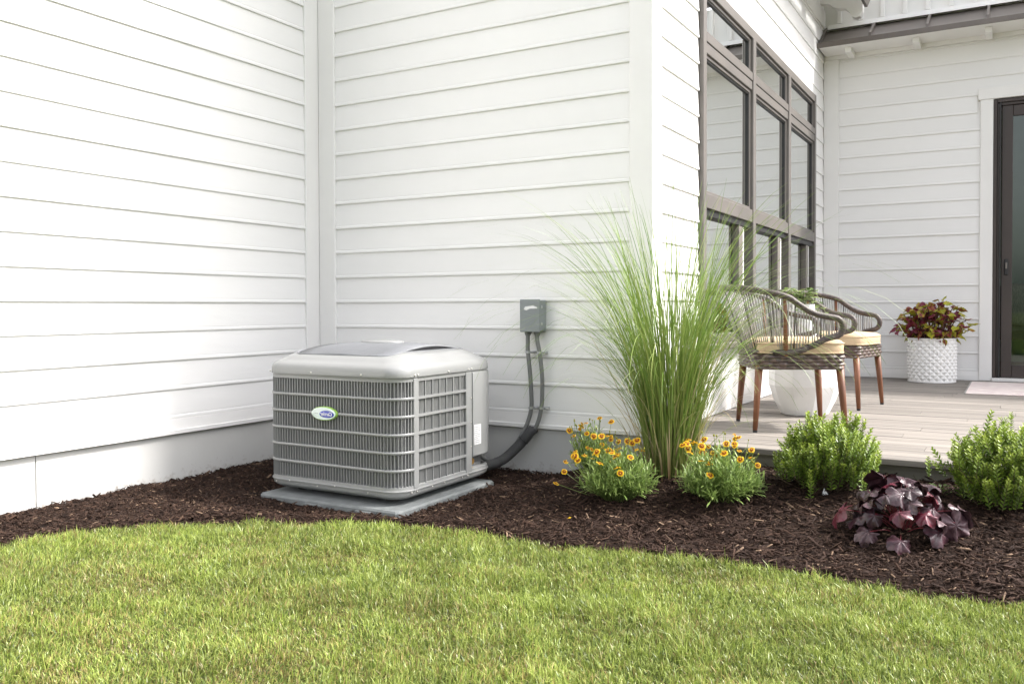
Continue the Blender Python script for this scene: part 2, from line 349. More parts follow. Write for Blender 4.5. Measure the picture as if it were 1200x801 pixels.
# wall A (faces +x)
wA = struct_part('wall', MB().box(-.25,-7,0.255,-SO,.0,4.6), M_TRIM)
courses(wA,'x',0,-7,-.122,-4,22)
struct_part('corner_board', MB().box(-.02,-.122,.2575,.010,.012,4.6,.003), M_TRIM, wA)
sk = [(-.02,.3404),(.004,.3404),(.008,.30),(.010,.285),(.016,.281),(.016,.262),(-.02,.258)]
struct_part('skirt_board', MB().extr(sk,'y',-7,-.123), M_TRIM, wA)
fo = MB().box(-.25,-7,-.2,-.022,.0,.254); fA = struct_part('foundation', fo, M_FOUND)
for y0, y1 in ((-1.849,.0),(-4.1,-1.853),(-6.9,-4.104)): struct_part('foundation_panel', MB().box(-.024,y0,-.15,-.012,y1,.2535,.0015), M_FOUND, fA)
for z in (.10,.175): struct_part('nail', MB().tube([(-.013,-1.865,z),(-.0095,-1.865,z)], .0028, 6), M_FOUND, fA)
# wall B (faces -y), gable
wB = struct_part('wall', MB().extr([(-.2,.255),(2.20,.255),(2.20,3.95),(1.0,5.15),(-.2,6.3)],'y',SO,.25), M_TRIM)
courses(wB,'y',0,.141,2.108,-4,20)
struct_part('corner_board', MB().box(.0125,-.010,.2575,.141,.02,4.6,.003), M_TRIM, wB)
struct_part('corner_board', MB().box(2.108,-.012,.2575,XB+.010,.02,3.94,.003), M_TRIM, wB)
struct_part('skirt_board', MB().extr([(-a,z) for a,z in sk],'x',.1415,2.1075), M_TRIM, wB)
fB = struct_part('foundation', MB().box(-.02,.022,-.2,2.2,.25,.254), M_FOUND)
struct_part('foundation_panel', MB().box(-.01,.012,-.15,XB-.004,.024,.2535,.0015), M_FOUND, fB)
# wall C (faces +x) with the window opening
WY0, WY1, WZ0, WZ1 = .774, 4.09, .70, 2.83
mb = MB().box(XB-.2,.022,.02,XB-SO,WY0,3.95).box(XB-.2,WY1,.02,XB-SO,YD+.2,3.95).box(XB-.2,WY0,.02,XB-SO,WY1,WZ0-.04).box(XB-.2,WY0,WZ1,XB-SO,WY1,3.95)
wC = struct_part('wall', mb, M_TRIM)
courses(wC,'x',XB,.125,WY0-.006,-4,13); courses(wC,'x',XB,WY1+.006,YD-.03,-4,13)
courses(wC,'x',XB,.125,YD-.03,13,20)
struct_part('siding_board', MB().box(XB-.02,WY0-.006,WZ1+.004,XB-.003,WY1+.006,.95+13*S-.001), M_SIDE, wC)
struct_part('corner_board', MB().box(XB-.02,.0205,.2575,XB+.0095,.125,3.94,.003), M_TRIM, wC)
struct_part('skirt_board', MB().extr([(XB+a-.001,z) for a,z in sk],'y',.1255,WY0-.003), M_TRIM, wC)
struct_part('apron_panel', MB().box(XB-.02,WY0-.0025,.2585,XB+.004,WY1+.1,WZ0-.045,.002), M_TRIM, wC)
struct_part('foundation_panel', MB().box(XB-.06,.03,-.15,XB-.012,.5,.2535), M_FOUND, wC)
# the window
def bx(name, a, m_, parent, b=.0025): return MB().box(*a, b).obj(name, m_, parent)
fx = XB+.024
win = struct_part('window', MB().box(XB-.12,WY0+.004,WZ0,fx,WY0+.062,WZ1-.001,.003), M_WFRAME)     # near jamb carries the rest
bx('frame',(XB-.12,WY1-.062,WZ0,fx,WY1-.004,WZ1-.001),M_WFRAME,win)
bx('frame',(XB-.12,WY0+.063,WZ1-.068,fx-.001,WY1-.063,WZ1-.003),M_WFRAME,win)
bx('frame',(XB-.12,WY0+.063,WZ0,fx-.001,WY1-.063,WZ0+.05),M_WFRAME,win)
bx('sill',(XB-.06,WY0-.03,WZ0-.043,fx+.045,WY1+.03,WZ0-.002),M_STILE,win,.006)
M1, M2 = 1.906, 3.0
ys = [WY0+.062, M1, M2, WY1-.062]
for yy in (M1,M2): bx('mullion',(XB-.12,yy-.036,WZ0+.051,fx+.006,yy+.036,WZ1-.069),M_WFRAME,win,.004)
for i in range(3):
    y0 = ys[i]+(.0365 if i else .001); y1 = ys[i+1]-(.0365 if i < 2 else .001)
    bx('transom_rail',(XB-.11,y0,2.47,fx,y1,2.525),M_WFRAME,win); bx('transom_rail',(XB-.11,y0,2.405,fx-.004,y1,2.466),M_WFRAME,win)
    bx('meeting_rail',(XB-.11,y0,1.50,fx-.001,y1,1.585),M_WFRAME,win); bx('gasket',(XB-.10,y0,1.46,fx-.016,y1,1.498),M_BLACK,win,0)
    for z0, z1 in ((2.526,WZ1-.069),(1.586,2.404)):
        # sash beads round the pane
        for q in ((y0,z0,y0+.022,z1),(y1-.022,z0,y1,z1),(y0+.0225,z0,y1-.0225,z0+.02),(y0+.0225,z1-.02,y1-.0225,z1)):
            bx('glazing_bead',(XB-.05,q[0],q[1],XB+.008,q[2],q[3]),M_WFRAME,win,.002)
        bx('glazing_gasket',(XB-.022,y1-.031,z0+.02,XB+.0005,y1-.0225,z1-.02),M_BLACK,win,0)
        bx('glazing_gasket',(XB-.022,y0+.0225,z1-.029,XB+.0005,y1-.032,z1-.0205),M_BLACK,win,0)
        bx('pane',(XB-.018,y0+.02,z0+.018,XB-.010,y1-.02,z1-.018),M_WGLASS,win,0)
    yo = y1-.34
    bx('pane',(XB-.040,y0+.018,WZ0+.052,XB-.032,yo,1.459),M_WGLASS,win,0)
    bx('sash_stile',(XB-.05,y0,WZ0+.051,XB-.02,y0+.0175,1.459),M_BLACK,win,0)
    bx('dark_gap',(XB-.07,yo+.002,WZ0+.052,XB-.045,y1-.001,1.459),M_BLACK,win,0)
    bx('sash_stile',(XB-.044,yo+.075,WZ0+.052,XB+.004,yo+.155,1.459),M_STILE,win)
    bx('screen_track',(XB-.044,yo+.20,WZ0+.052,XB-.004,yo+.222,1.459),M_TRIM,win)
bx('pane_backing',(XB-.17,WY0+.01,WZ0,XB-.16,WY1-.01,WZ1),M_PANEBACK,win,0)  # pale sheet added behind the panes to brighten them and stop light leaks
# wall D (faces -y) with the patio door opening
DX0, DX1, DZ1 = 3.645, 5.5, 2.73
mb = MB().box(XB-.2,YD+SO,.0,DX0-.03,YD+.2,3.95).box(DX1+.03,YD+SO,0,8.5,YD+.2,3.95).box(DX0-.03,YD+SO,DZ1+.02,DX1+.03,YD+.2,3.95).box(DX0-.03,YD+SO,0,DX1+.03,YD+.2,DK+.02)
wD = struct_part('wall', mb, M_TRIM)
courses(wD,'y',YD,2.357,3.545,-4,11); courses(wD,'y',YD,2.357,3.52,11,12)
courses(wD,'y',YD,2.357,8.4,12,15); courses(wD,'y',YD,2.357,8.4,15,16,3.262)
courses(wD,'y',YD,5.605,8.4,-4,12)
struct_part('corner_board', MB().box(XB-.005,YD-.012,.2585,2.356,YD+.03,3.262,.003), M_TRIM, wD)
struct_part('frieze_board', MB().box(XB-.005,YD-.010,3.2635,8.4,YD+.03,3.40,.003), M_TRIM, wD)
struct_part('skirt_board', MB().extr([(YD-a+.004,z) for a,z in [(-.02,.3404),(.004,.3404),(.010,.30),(.012,.2585),(-.02,.2585)]],'x',2.3565,3.5445), M_TRIM, wD)
for i, x in enumerate(np.arange(2.36,8.3,.19)): struct_part('batten', MB().box(x-.02,YD-.022,3.60,x+.02,YD+.017,3.94,.004), M_TRIM, wD)
# patio door
door = struct_part('patio_door', MB().box(3.545,YD-.014,.259,DX0,YD+.06,DZ1+.004,.003), M_TRIM)
bx('door_casing',(DX1,YD-.014,.259,DX1+.1,YD+.06,DZ1+.004),M_TRIM,door)
bx('head_casing',(3.527,YD-.020,DZ1+.0045,DX1+.118,YD+.06,DZ1+.105),M_TRIM,door)
bx('door_jamb',(DX0+.001,YD-.002,.287,DX0+.03,YD+.12,DZ1),M_BRONZE,door); bx('door_jamb',(DX0+.031,YD+.016,.287,DX0+.058,YD+.12,DZ1-.031),M_BRONZE,door)
bx('door_head',(DX0+.031,YD-.001,DZ1-.03,DX1-.001,YD+.12,DZ1-.0005),M_BRONZE,door); bx('door_head',(DX0+.059,YD+.016,DZ1-.055,DX1-.001,YD+.12,DZ1-.031),M_BRONZE,door)
bx('threshold',(DX0+.001,YD-.03,.2585,DX1,YD+.12,.286),M_TRIM,door)
bx('screen_stile',(DX0+.048,YD-.006,.287,DX0+.062,YD+.015,DZ1-.031),M_BLACK,door)
px0 = DX0+.066
bx('door_stile',(px0,YD+.03,.288,px0+.085,YD+.075,DZ1-.056),M_BRONZE,door,.004)
bx('door_rail',(px0+.0855,YD+.031,.288,DX1-.01,YD+.074,.40),M_BRONZE,door,.004); bx('door_rail',(px0+.0855,YD+.031,DZ1-.15,DX1-.01,YD+.074,DZ1-.057),M_BRONZE,door,.004)
bx('pane',(px0+.08,YD+.048,.395,DX1-.012,YD+.056,DZ1-.145),M_DGLASS,door,0)
hb = MB().box(px0+.024,YD+.012,1.19,px0+.056,YD+.032,1.33,.006); h_ = hb.obj('door_handle', M_BLACK, door)
bx('thumb_latch',(px0+.033,YD+.004,1.245,px0+.047,YD+.0125,1.30),M_STILE,door,.003)
# the room behind the glass
bx('room_wall',(3.2,7.6,.2,7,7.7,3.2),M_ROOM,house,0); bx('room_wall',(3.1,YD+.21,.2,3.2,7.59,3.2),M_ROOM,house,0); bx('room_wall',(7.0,YD+.21,.2,7.1,7.59,3.2),M_ROOM,house,0)
bx('room_floor',(3.2,YD+.21,.15,7,7.6,.27),M_ROOMF,house,0); bx('room_ceiling',(3.1,YD+.21,3.2,7.1,7.7,3.3),M_TRIM,house,0)
# pent roof over the patio wall
pr = MB().extr([(YD-.355,3.335),(YD+.014,3.548),(YD+.014,3.535),(YD-.355,3.320)],'x',XB+.003,8.4)
pent = struct_part('pent_roof', pr, M_ROOFM)
bx('drip_edge',(XB-.010,YD-.362,3.298,8.4,YD-.352,3.345),M_ROOFM,pent,.002)
bx('rake_trim',(XB+.0105,YD-.35,3.30,XB+.02,YD-.34,3.34),M_ROOFM,pent,.001)
MB().extr([(YD-.352,3.345),(YD-.02,3.575),(YD-.02,3.55),(YD-.352,3.318)],'x',XB+.011,XB+.03).obj('rake_trim',M_ROOFM,pent)
bx('soffit',(XB+.011,YD-.351,3.302,8.4,YD-.0125,3.312),M_TRIM,pent,0)
for i in range(11):
    x = 2.673+.4665*i
    MB().extr([(YD-.352,3.336),(YD+.0,3.541),(YD-.0,3.578),(YD-.335,3.382)],'x',x-.011,x+.011).obj('standing_seam',M_ROOFM,pent)
    x = 2.475+.567*i
    if x < 8.2: bx('rafter_tail',(x-.028,YD-.25,3.255,x+.028,YD-.0125,3.301),M_TRIM,pent,.003)
MB().extr([(YD-.055,3.545),(YD-.04,3.59),(YD+.015,3.60),(YD+.015,3.55)],'x',XB+.035,8.4).obj('flashing',M_TRIM,pent)
# eave over the window wall, with scrolled rafter tails and a gutter
tail = [(XB-.01,3.752),(2.30,3.73),(2.35,3.69),(2.40,3.676),(2.445,3.668),(2.478,3.63),(2.503,3.585),(2.537,3.571),(2.572,3.58),(2.594,3.615),(2.596,3.66),(2.596,3.94),(XB-.01,3.94)]
eave = struct_part('eave', MB().extr([(2.60,3.945),(-.3,6.845),(-.3,7.0),(2.60,4.10)],'y',-.08,YD+.6), M_TRIM)
for yy in np.arange(4.43,.0,-.62): MB().extr(tail,'y',yy-.04,yy+.04).obj('rafter_tail',M_TRIM,eave)
bx('frieze_board',(XB-.01,.02,3.56,XB+.012,YD-.03,3.72),M_TRIM,eave,.003)
gut = [(2.600,3.90),(2.600,3.68),(2.615,3.64),(2.64,3.64),(2.68,3.74),(2.68,3.90)]
MB().extr(gut,'y',-.05,4.36).obj('gutter',M_ROOFM,eave)
struct_part('roof', MB().extr([(YD-.03,3.96),(YD+5,6.9),(YD+5,7.0),(YD-.03,4.05)],'x',2.75,8.6), M_ROOFM)  # unseen roof slab, set low so the sun reaches the deck
struct_part('roof', MB().extr([(.02,4.61),(-4,7.5),(-4,7.65),(.02,4.75)],'y',-7.1,.3), M_ROOFM)  # unseen roof slab, added to keep sky light out of the interior

# ------------------------------------------------------------------ deck
deck = thing('deck', 'weathered grey plank deck outside the patio door', 'deck', (0,0,0))
y = -.10; row = 0
while y < YD-.03:
    y1 = min(y+.1365, YD-.018); cuts = [XB+.007, 2.9+1.1*random.random()+.2*(row%3), 5.0+random.random(), 8.3]
    for a, b in zip(cuts[:-1], cuts[1:]):
        x0, x1 = a+.0012, b-.0012
        if row == 0: x0 = max(x0, XB+.006)
        zt = DK-random.uniform(0,.0012)
        P = [(y,zt-.026),(y,zt-.003),(y+.003,zt),(y1-.003,zt),(y1,zt-.003),(y1,zt-.026)]
        MB().extr(P,'x',x0,x1).obj('deck_board', M_DECK, deck)
    y = y1+.0042; row += 1
MB().box(XB+.01,-.068,-.2,8.3,-.044,.229,.002).obj('fascia_board', M_FASC, deck)
MB().box(XB+.01,-.043,.10,8.3,YD-.02,.2285).obj('joist_frame', M_FASC, deck)

# ------------------------------------------------------------------ air conditioner
M_PAINT = mat('grey_enamel', srgb(140,141,140), srgb(136,137,136), .30, 3, .04, 200, coat=.25)
M_PAINTD = mat('grey_grille_wire', srgb(122,124,127), None, .4)
M_COIL = mat('coil_fins', (.26,.26,.26), (.12,.122,.125), .5, 26, stretch=(9,9,.35), metal=.3, detail=2)
M_BRASS = mat('brass', (.62,.36,.09), None, .35, metal=.8)
M_PAD = mat('pad_grey', srgb(116,120,120), srgb(104,108,108), .7, 20, .4, 200)
M_SCREW = mat('screw_metal', (.62,.60,.56), None, .3, metal=.7)
M_STICK = mat('sticker_white', (.78,.78,.78), (.62,.62,.62), .5, 60)
M_INK = mat('sticker_print', (.35,.35,.36), None, .6)
M_MINT = mat('badge_mint', (.62,.80,.72), (.75,.82,.80), .25, 14, coat=.5)
M_LIME = mat('badge_lime', (.32,.55,.10), None, .3, coat=.4)
M_BLUE = mat('badge_blue', (.025,.045,.36), None, .25, coat=.5)
M_WHITE = mat('badge_white', (.8,.8,.82), None, .35)
M_FILLER = mat('dark_filler', (.10,.10,.105), (.08,.08,.085), .6, 40)  # for the plate added under the fan wires
AX, AY = 1.071, -.7165; HW, HD, RC = .411, .4015, .105
def rrect(o=0, n=9):
    """rounded rectangle, counter-clockwise, offset o outward, starting at the right side"""
    pts = []; r = max(RC+o, .02)
    for cx, cy, a0 in ((HW-RC,HD-RC,0),(-HW+RC,HD-RC,90),(-HW+RC,-HD+RC,180),(HW-RC,-HD+RC,270)):
        for i in range(n+1):
            a = R(a0+90*i/n); pts.append((cx+r*math.cos(a), cy+r*math.sin(a)))
    return pts
def ring(o, z): return [(p[0],p[1],z) for p in rrect(o)]
def perim(step):
    """points + outward normals evenly along the outline"""
    P = rrect(0, 24); out = []; acc = 0
    for i in range(len(P)):
        a = Vector(P[i]); b = Vector(P[(i+1)%len(P)]); L = (b-a).length
        if L < 1e-6: continue
        t = (step-acc) if acc else 0
        while t < L:
            p = a+(b-a)*(t/L); dd = (b-a)/L; out.append((p, Vector((dd.y,-dd.x)))); t += step
        acc = L-(t-step)
    return out
Z0 = .035
pad = thing('equipment_pad', 'flat grey square equipment pad under the air conditioner', 'pad', (1.10,-.773,0))
def pring(o, z): 
    hx, hy = .414+o, .407+o; c = .012
    return [(hx,-hy+c,z),(hx,hy-c,z),(hx-c,hy,z),(-hx+c,hy,z),(-hx,hy-c,z),(-hx,-hy+c,z),(-hx+c,-hy,z),(hx-c,-hy,z)]
MB().loft([pring(0,-.03),pring(0,.026),pring(-.006,.0345),pring(-.05,.0355)]).obj('slab', M_PAD, pad, 30)
for x in (-.12,.18): MB().box(x,-.4135,-.01,x+.1,-.40,.020,.003).obj('edge_lug', M_PAD, pad)
ac = thing('air_conditioner', 'light grey outdoor air conditioner with louvred sides standing on a pad', 'air conditioner', (AX,AY,Z0))
def z_(z): return z-Z0
def lofto(name, rs, m_, parent=ac, cap=True, sm=40): return MB().loft([ring(o,z_(z)) for o,z in rs],cap).obj(name, m_, parent, sm)
lofto('base_pan', [(-.07,.052),(-.035,.058),(-.012,.070),(-.002,.078),(0,.086),(.001,.094),(.006,.097),(.006,.101),(.001,.104),(0,.116),(-.004,.119),(-.03,.119)], M_PAINT)
for sx in (-1,1):
    for sy in (-1,1): MB().tube([(sx*.27,sy*.27,z_(.034)),(sx*.27,sy*.27,z_(.056))], .035, 12).obj('foot', M_BLACK, ac)
lofto('coil', [(-.032,.118),(-.032,.59)], M_COIL)
# louvre bars
mb = MB()
for i, (p, nn) in enumerate(perim(.0165)):
    if p.x > HW-.002 and -.27 < p.y: continue             # the right side: side panel and service corner below
    if p.y > HD-.12 and p.x > HW-.2: continue
    tg = Vector((-nn.y, nn.x)); o0, o1, hw = -.010, .0005, .0016
    q = [p+nn*o0-tg*hw, p+nn*o0+tg*hw, p+nn*o1+tg*hw, p+nn*o1-tg*hw]
    mb.extr([(v.x,v.y) for v in q],'z',z_(.117),z_(.585))
tag(mb.obj('louvre_bars', M_PAINT, ac), kind='stuff')
mb = MB()
for i in range(60):
    yy = -.262+.0095*i
    if yy > .126: break
    wd = .0030 if i % 6 == 0 else .0017
    mb.box(HW-.030,yy-wd,z_(.117),HW-(.0005 if i%6 == 0 else .0065),yy+wd,z_(.585))
tag(mb.obj('side_louvre_bars', M_PAINT, ac), kind='stuff')
for z in (.511,.431,.351,.271,.191):
    a = [ring(.003,z_(z-.006)),ring(.005,z_(z-.003)),ring(.005,z_(z+.003)),ring(.003,z_(z+.006)),ring(-.009,z_(z+.006)),ring(-.009,z_(z-.006))]
    mb = MB(); n = len(a[0]); vs = [p for r_ in a for p in r_]
    # leave the service corner open
    P = rrect(0); ok = [not (P[j][1] > .17 and P[j][0] > .15) for j in range(n)]
    fs = [(i*n+j,i*n+(j+1)%n,((i+1)%6)*n+(j+1)%n,((i+1)%6)*n+j) for i in range(6) for j in range(n) if ok[j] and ok[(j+1)%n]]
    mb.add(vs,fs); mb.box(HW-.008,-.27,z_(z-.006),HW+.004,.13,z_(z+.006)); mb.obj('louvre_rail', M_PAINT, ac, 40)
for y0, y1 in ((-.302,-.268),(.128,.18)): MB().box(HW-.012,y0,z_(.105),HW+.004,y1,z_(.60),.002).obj('corner_post', M_PAINT, ac)
# service corner: the outline from the right side round to the back
def service(o, z0, z1, y0=.181):
    P = rrect(o,10); pts = [(HW+o,y0)]+[p for p in P[:11]]+[(.12,HD+o)]
    inner = [(p[0]*.86,p[1]*.86) for p in reversed(pts)]
    return pts+inner
MB().loft([[(x,y,z_(z)) for x,y in service(o,0,0)] for o,z in ((.004,.176),(.010,.182),(.010,.59),(.006,.598))]).obj('service_panel', M_PAINT, ac, 40)
MB().box(HW-.11,.185,z_(.118),HW-.045,.34,z_(.18)).obj('valve_recess', M_BLACK, ac)
for yy, zz in ((.205,.105),(.208,.150)):
    v = MB().tube([(HW-.05,yy,z_(zz)),(HW-.012,yy,z_(zz))], .017, 6); v.tube([(HW-.03,yy,z_(zz-.022)),(HW-.03,yy,z_(zz+.022))], .011, 8); v.obj('service_valve', M_BRASS, ac)
st = MB().box(HW+.0102,.190,z_(.235),HW+.0115,.252,z_(.335)).obj('rating_label', M_STICK, ac)
mb = MB()
for i in range(9):
    zz = .322-.0095*i; mb.box(HW+.0117,.196,z_(zz-.0016),HW+.0121,.2+.045*random.uniform(.5,1),z_(zz+.0016))
mb.obj('label_print', M_INK, st)
MB().box(.20,HD+.0102,z_(.30),.28,HD+.0112,z_(.42)).obj('rating_label', M_STICK, ac)
# top cover: band, shoulder and crowned top with the square fan opening
GX_, GY_ = .306, .333
def gz(x, y): return .748-.014*(x/.305)**2-.044*(y/.333)**2
def gsq(o, dz=0):
    """rounded square of the fan opening, matched point for point to the cover outline"""
    k = (GX_+o)/HW; kd = (GY_+o)/HD
    return [(x*k, y*kd, z_(gz(x*k,y*kd)+dz)) for x, y in rrect(-.001)]
def tring(o, z): return [(x,y,z_(z)) for x,y in rrect(o)]
def mix(a, b, k, lift=0): return [tuple(p[i]+(q[i]-p[i])*k+(lift if i == 2 else 0) for i in range(3)) for p, q in zip(a,b)]
sh = tring(-.030,.667); op = gsq(0)
rs = [tring(-.006,.584),tring(0,.586),tring(0,.6035),tring(.001,.605),tring(.006,.606),tring(.007,.611),tring(.006,.632),tring(.002,.645),tring(-.007,.6555),tring(-.020,.6635),sh,mix(sh,op,.3,.002),mix(sh,op,.65,.003),op,gsq(-.003,-.001),gsq(-.006,-.012)]
MB().loft(rs, False).obj('top_cover', M_PAINT, ac, 50)
MB().loft([[(p[0],p[1],z) for p in gsq(-.008)] for z in (z_(.635),z_(.645))]).obj('fan_shroud', M_BLACK, ac)
for k in range(4):
    a = k*math.pi/2+.4; c, s_ = math.cos(a), math.sin(a); q = lambda r_,t_,z: (r_*c-t_*s_, r_*s_+t_*c, z_(z))
    MB().add([q(.05,-.03,.650),q(.25,-.09,.649),q(.26,.07,.662),q(.05,.03,.660),q(.05,-.03,.653),q(.26,-.09,.652),q(.27,.07,.665),q(.05,.03,.663)],[(0,1,2,3),(7,6,5,4),(0,4,5,1),(1,5,6,2),(2,6,7,3),(3,7,4,0)]).obj('fan_blade', M_PAINTD, ac)
mb = MB(); ii = GY_-.006
for yy in np.arange(-ii, ii+.001, .0092):
    e = max(0, abs(yy)-(GY_-.085)); xe = GX_-.004-(.075-math.sqrt(max(0,.075**2-(e*.075/.085)**2)))
    mb.tube([(x,yy,z_(gz(x,yy)-.003)) for x in np.linspace(-xe,xe,7)], .0034, 5)
mb.tube([(p[0],p[1],p[2]) for p in gsq(-.003,.0005)], .0035, 6, closed=True)
for xx in np.linspace(-.22,.22,5): mb.tube([(xx,yy,z_(gz(xx,yy)-.008)) for yy in np.linspace(-ii,ii,7)], .003, 5)
tag(mb.obj('fan_grille', M_PAINTD, ac, True), kind='stuff')
MB().loft([[(p[0]*k,p[1]*k,z_(gz(p[0]*k,p[1]*k)-.008)) for p in gsq(-.002)] for k in (1,.85,.7,.55,.4,.25,.1)]).obj('grille_filler_plate', M_FILLER, ac, True)  # dark grey plate added under the wires so the black depth reads grey
c = [(.118*math.cos(t),.085*math.sin(t)) for t in np.linspace(0,2*math.pi,33)[:-1]]
MB().loft([[(x*k,y*k,z_(z)) for x,y in c] for k,z in ((1,.740),(1.0,.748),(.96,.753),(.7,.756),(.3,.757))]).obj('motor_cap', M_PAINT, ac, 50)
# screws
mb = MB()
def dome(mb, p, n, r=.0048):
    p = Vector(p); n = Vector(n).normalized(); a = n.orthogonal().normalized(); b = n.cross(a)
    mb.loft([[p+(a*math.cos(t)+b*math.sin(t))*r*k+n*r*h for t in np.linspace(0,2*math.pi,9)[:-1]] for k,h in ((1,-.2),(1,.35),(.6,.8),(.1,.9))])
for x in (-.36,-.10,.20): dome(mb,(x,-HD-.006,z_(.617)),(0,-1,0)); dome(mb,(x+.03,-HD-.001,z_(.087)),(0,-1,0),.004)
for x in (-.24,.04): dome(mb,(x,-HD-.006,z_(.099)),(0,-1,0),.004)
for yy in (-.30,-.275,-.03,.145,.172): dome(mb,(HW+.007,yy,z_(.615)),(1,0,0))
for yy in (-.32,-.28,-.16,-.06,.09,.14): dome(mb,(HW+.002,yy,z_(.090)),(1,0,0),.004)
for zz in (.47,.23,.35): dome(mb,(HW+.005,.17,z_(zz)),(1,0,0),.0035)
tag(mb.obj('screws', M_SCREW, ac, True), kind='stuff')
# oval badge with mirrored lettering
def oval(cx, cz, a, b, y0, y1, m_, name, parent, n=40):
    mb = MB(); P = [(math.cos(t),math.sin(t)) for t in np.linspace(0,2*math.pi,n+1)[:-1]]
    return mb.loft([[(cx+a*k*x,y,cz+b*k*z) for x,z in P] for k,y in ((1,y0),(1,y0+(y1-y0)*.6),(.965,y1))]).obj(name, m_, parent, 40)
by = -HD-.004; bx0, bz0 = 1.056-AX, z_(.431)
badge = oval(bx0,bz0,.077,.0325,by,by-.012,M_LIME,'badge',ac)
oval(bx0,bz0,.0725,.0285,by-.0125,by-.0155,M_MINT,'badge_face',badge)
oval(bx0+.0215,bz0-.0015,.0435,.0165,by-.0156,by-.0170,M_BLUE,'badge_oval',badge)
cu = bpy.data.curves.new('lettering','FONT'); cu.body = 'Carrier'; cu.size = .0235; cu.shear = .3; cu.extrude = .0004; cu.offset = .0004; cu.align_x = 'CENTER'; cu.align_y = 'CENTER'
to = bpy.data.objects.new('tmp', cu); COL.objects.link(to); bpy.context.view_layer.update()
tm = bpy.data.meshes.new_from_object(to.evaluated_get(bpy.context.evaluated_depsgraph_get())); bpy.data.objects.remove(to)
tm.name = 'lettering'; tm.materials.clear(); tm.materials.append(M_WHITE)
for v in tm.vertices: v.co = Vector((-v.co.x, -v.co.z, v.co.y))
lt = link('lettering', tm, badge, (bx0+.0215,by-.0174,bz0-.001))
MB().box(bx0-.052,by-.0160,bz0-.002,bx0-.030,by-.0157,bz0).obj('small_print', M_PAINTD, badge)

# ------------------------------------------------------------------ disconnect box, conduits, insulated line
M_BOX = mat('box_grey', srgb(132,138,139), srgb(124,130,131), .45, 6, .05, 80)
M_COND = mat('conduit_grey', srgb(118,119,117), srgb(106,107,106), .5, 8)
M_INSUL = mat('insulation_black', (.035,.035,.036), (.05,.05,.05), .75, 12, .4, 90)
M_STEEL = mat('strap_steel', (.5,.51,.52), None, .35, metal=.8)
eb = thing('disconnect_box', 'small grey electrical disconnect box mounted on the white siding', 'electrical box', (1.565,-.004,.79))
MB().box(-.058,-.070,0,.058,.004,.166,.004).obj('box_body', M_BOX, eb)
MB().box(-.061,-.080,-.004,.061,-.0705,.171,.003).obj('cover', M_BOX, eb)
MB().extr([(-.035,.118),(-.028,.132),(.02,.137),(.042,.130),(.048,.122),(.0,.121),(-.02,.112)],'y',-.0806,-.0802).obj('worn_emblem', M_STEEL, eb)
for zz in (.04,.13): MB().tube([(.0575,-.05,zz),(.0592,-.05,zz)], .008, 10).obj('knockout', M_STEEL, eb)
MB().box(-.012,-.083,-.010,.012,-.074,-.0035,.001).obj('hasp', M_BLACK, eb)
def spline(pts, n=8):
    P = [Vector(p) for p in pts]; P = [P[0]*2-P[1]]+P+[P[-1]*2-P[-2]]; out = []
    for i in range(1,len(P)-2):
        for k in range(n):
            t = k/n; a,b,c_,d_ = P[i-1:i+3]
            out.append(.5*((2*b)+(c_-a)*t+(2*a-5*b+4*c_-d_)*t*t+(3*b-a-3*c_+d_)*t**3))
    return out+[P[-2]]
def conduit(label, pts, straps, rad=.0115):
    root = thing('conduit', label, 'conduit', pts[-1], group=None); o = Vector(pts[-1])
    MB().tube([p-o for p in spline(pts)], rad, 10).obj('tube', M_COND, root, True)
    t = Vector(pts[0])-o; MB().tube([t+Vector((0,0,.006)),t-Vector((0,0,.018)),t-Vector((0,0,.03))], [.018,.018,.013], 12).obj('fitting', M_COND, root, 40)
    for s in straps:
        q = Vector(s)-o
        mb = MB().tube([q-Vector((0,0,.006)),q+Vector((0,0,.006))], rad+.004, 12); mb.box(q.x+.008,q.y+.008,q.z-.006,q.x+.028,q.y+.045,q.z+.006,.001)
        sp = mb.obj('strap', M_STEEL, root); m2 = MB(); dome(m2,(q.x+.021,q.y+.008,q.z),(0,-1,0),.006); m2.obj('screw', M_STEEL, sp, True)
conduit('grey conduit from the disconnect box, running on into the air conditioner', [(1.533,-.045,.795),(1.532,-.045,.73),(1.533,-.045,.678),(1.547,-.045,.548),(1.553,-.045,.45),(1.553,-.045,.373),(1.535,-.05,.30),(1.505,-.06,.235),(1.462,-.085,.155),(1.425,-.13,.112),(1.395,-.20,.100),(1.388,-.26,.118),(1.388,-.315,.15),(1.390,-.35,.19)], [(1.534,-.045,.676),(1.553,-.045,.375)])
conduit('grey conduit from the disconnect box, ending at the black insulated pipe', [(1.590,-.045,.795),(1.591,-.045,.74),(1.604,-.045,.675),(1.619,-.045,.56),(1.620,-.045,.46),(1.614,-.045,.376),(1.596,-.05,.30),(1.560,-.06,.225),(1.535,-.07,.19)], [(1.604,-.045,.675),(1.614,-.045,.376)])
ip = thing('insulated_pipe', 'thick black foam insulated pipe curving from the wall to the air conditioner', 'pipe', (1.43,-.3,0))
o = Vector((1.43,-.3,0)); P1 = [(1.568,-.055,.262),(1.555,-.075,.24),(1.51,-.10,.18),(1.465,-.15,.122),(1.445,-.22,.098),(1.435,-.32,.094),(1.425,-.42,.106),(1.42,-.50,.115)]
MB().tube([p-o for p in spline(P1)], .0265, 14).obj('foam_sleeve', M_INSUL, ip, 60)
for k in (2,4): 
    q = Vector(P1[k])-o; tq = (Vector(P1[k+1])-Vector(P1[k-1])).normalized(); MB().tube([q-tq*.012,q+tq*.012], .0275, 14).obj('tape', M_INSUL, ip, 60)
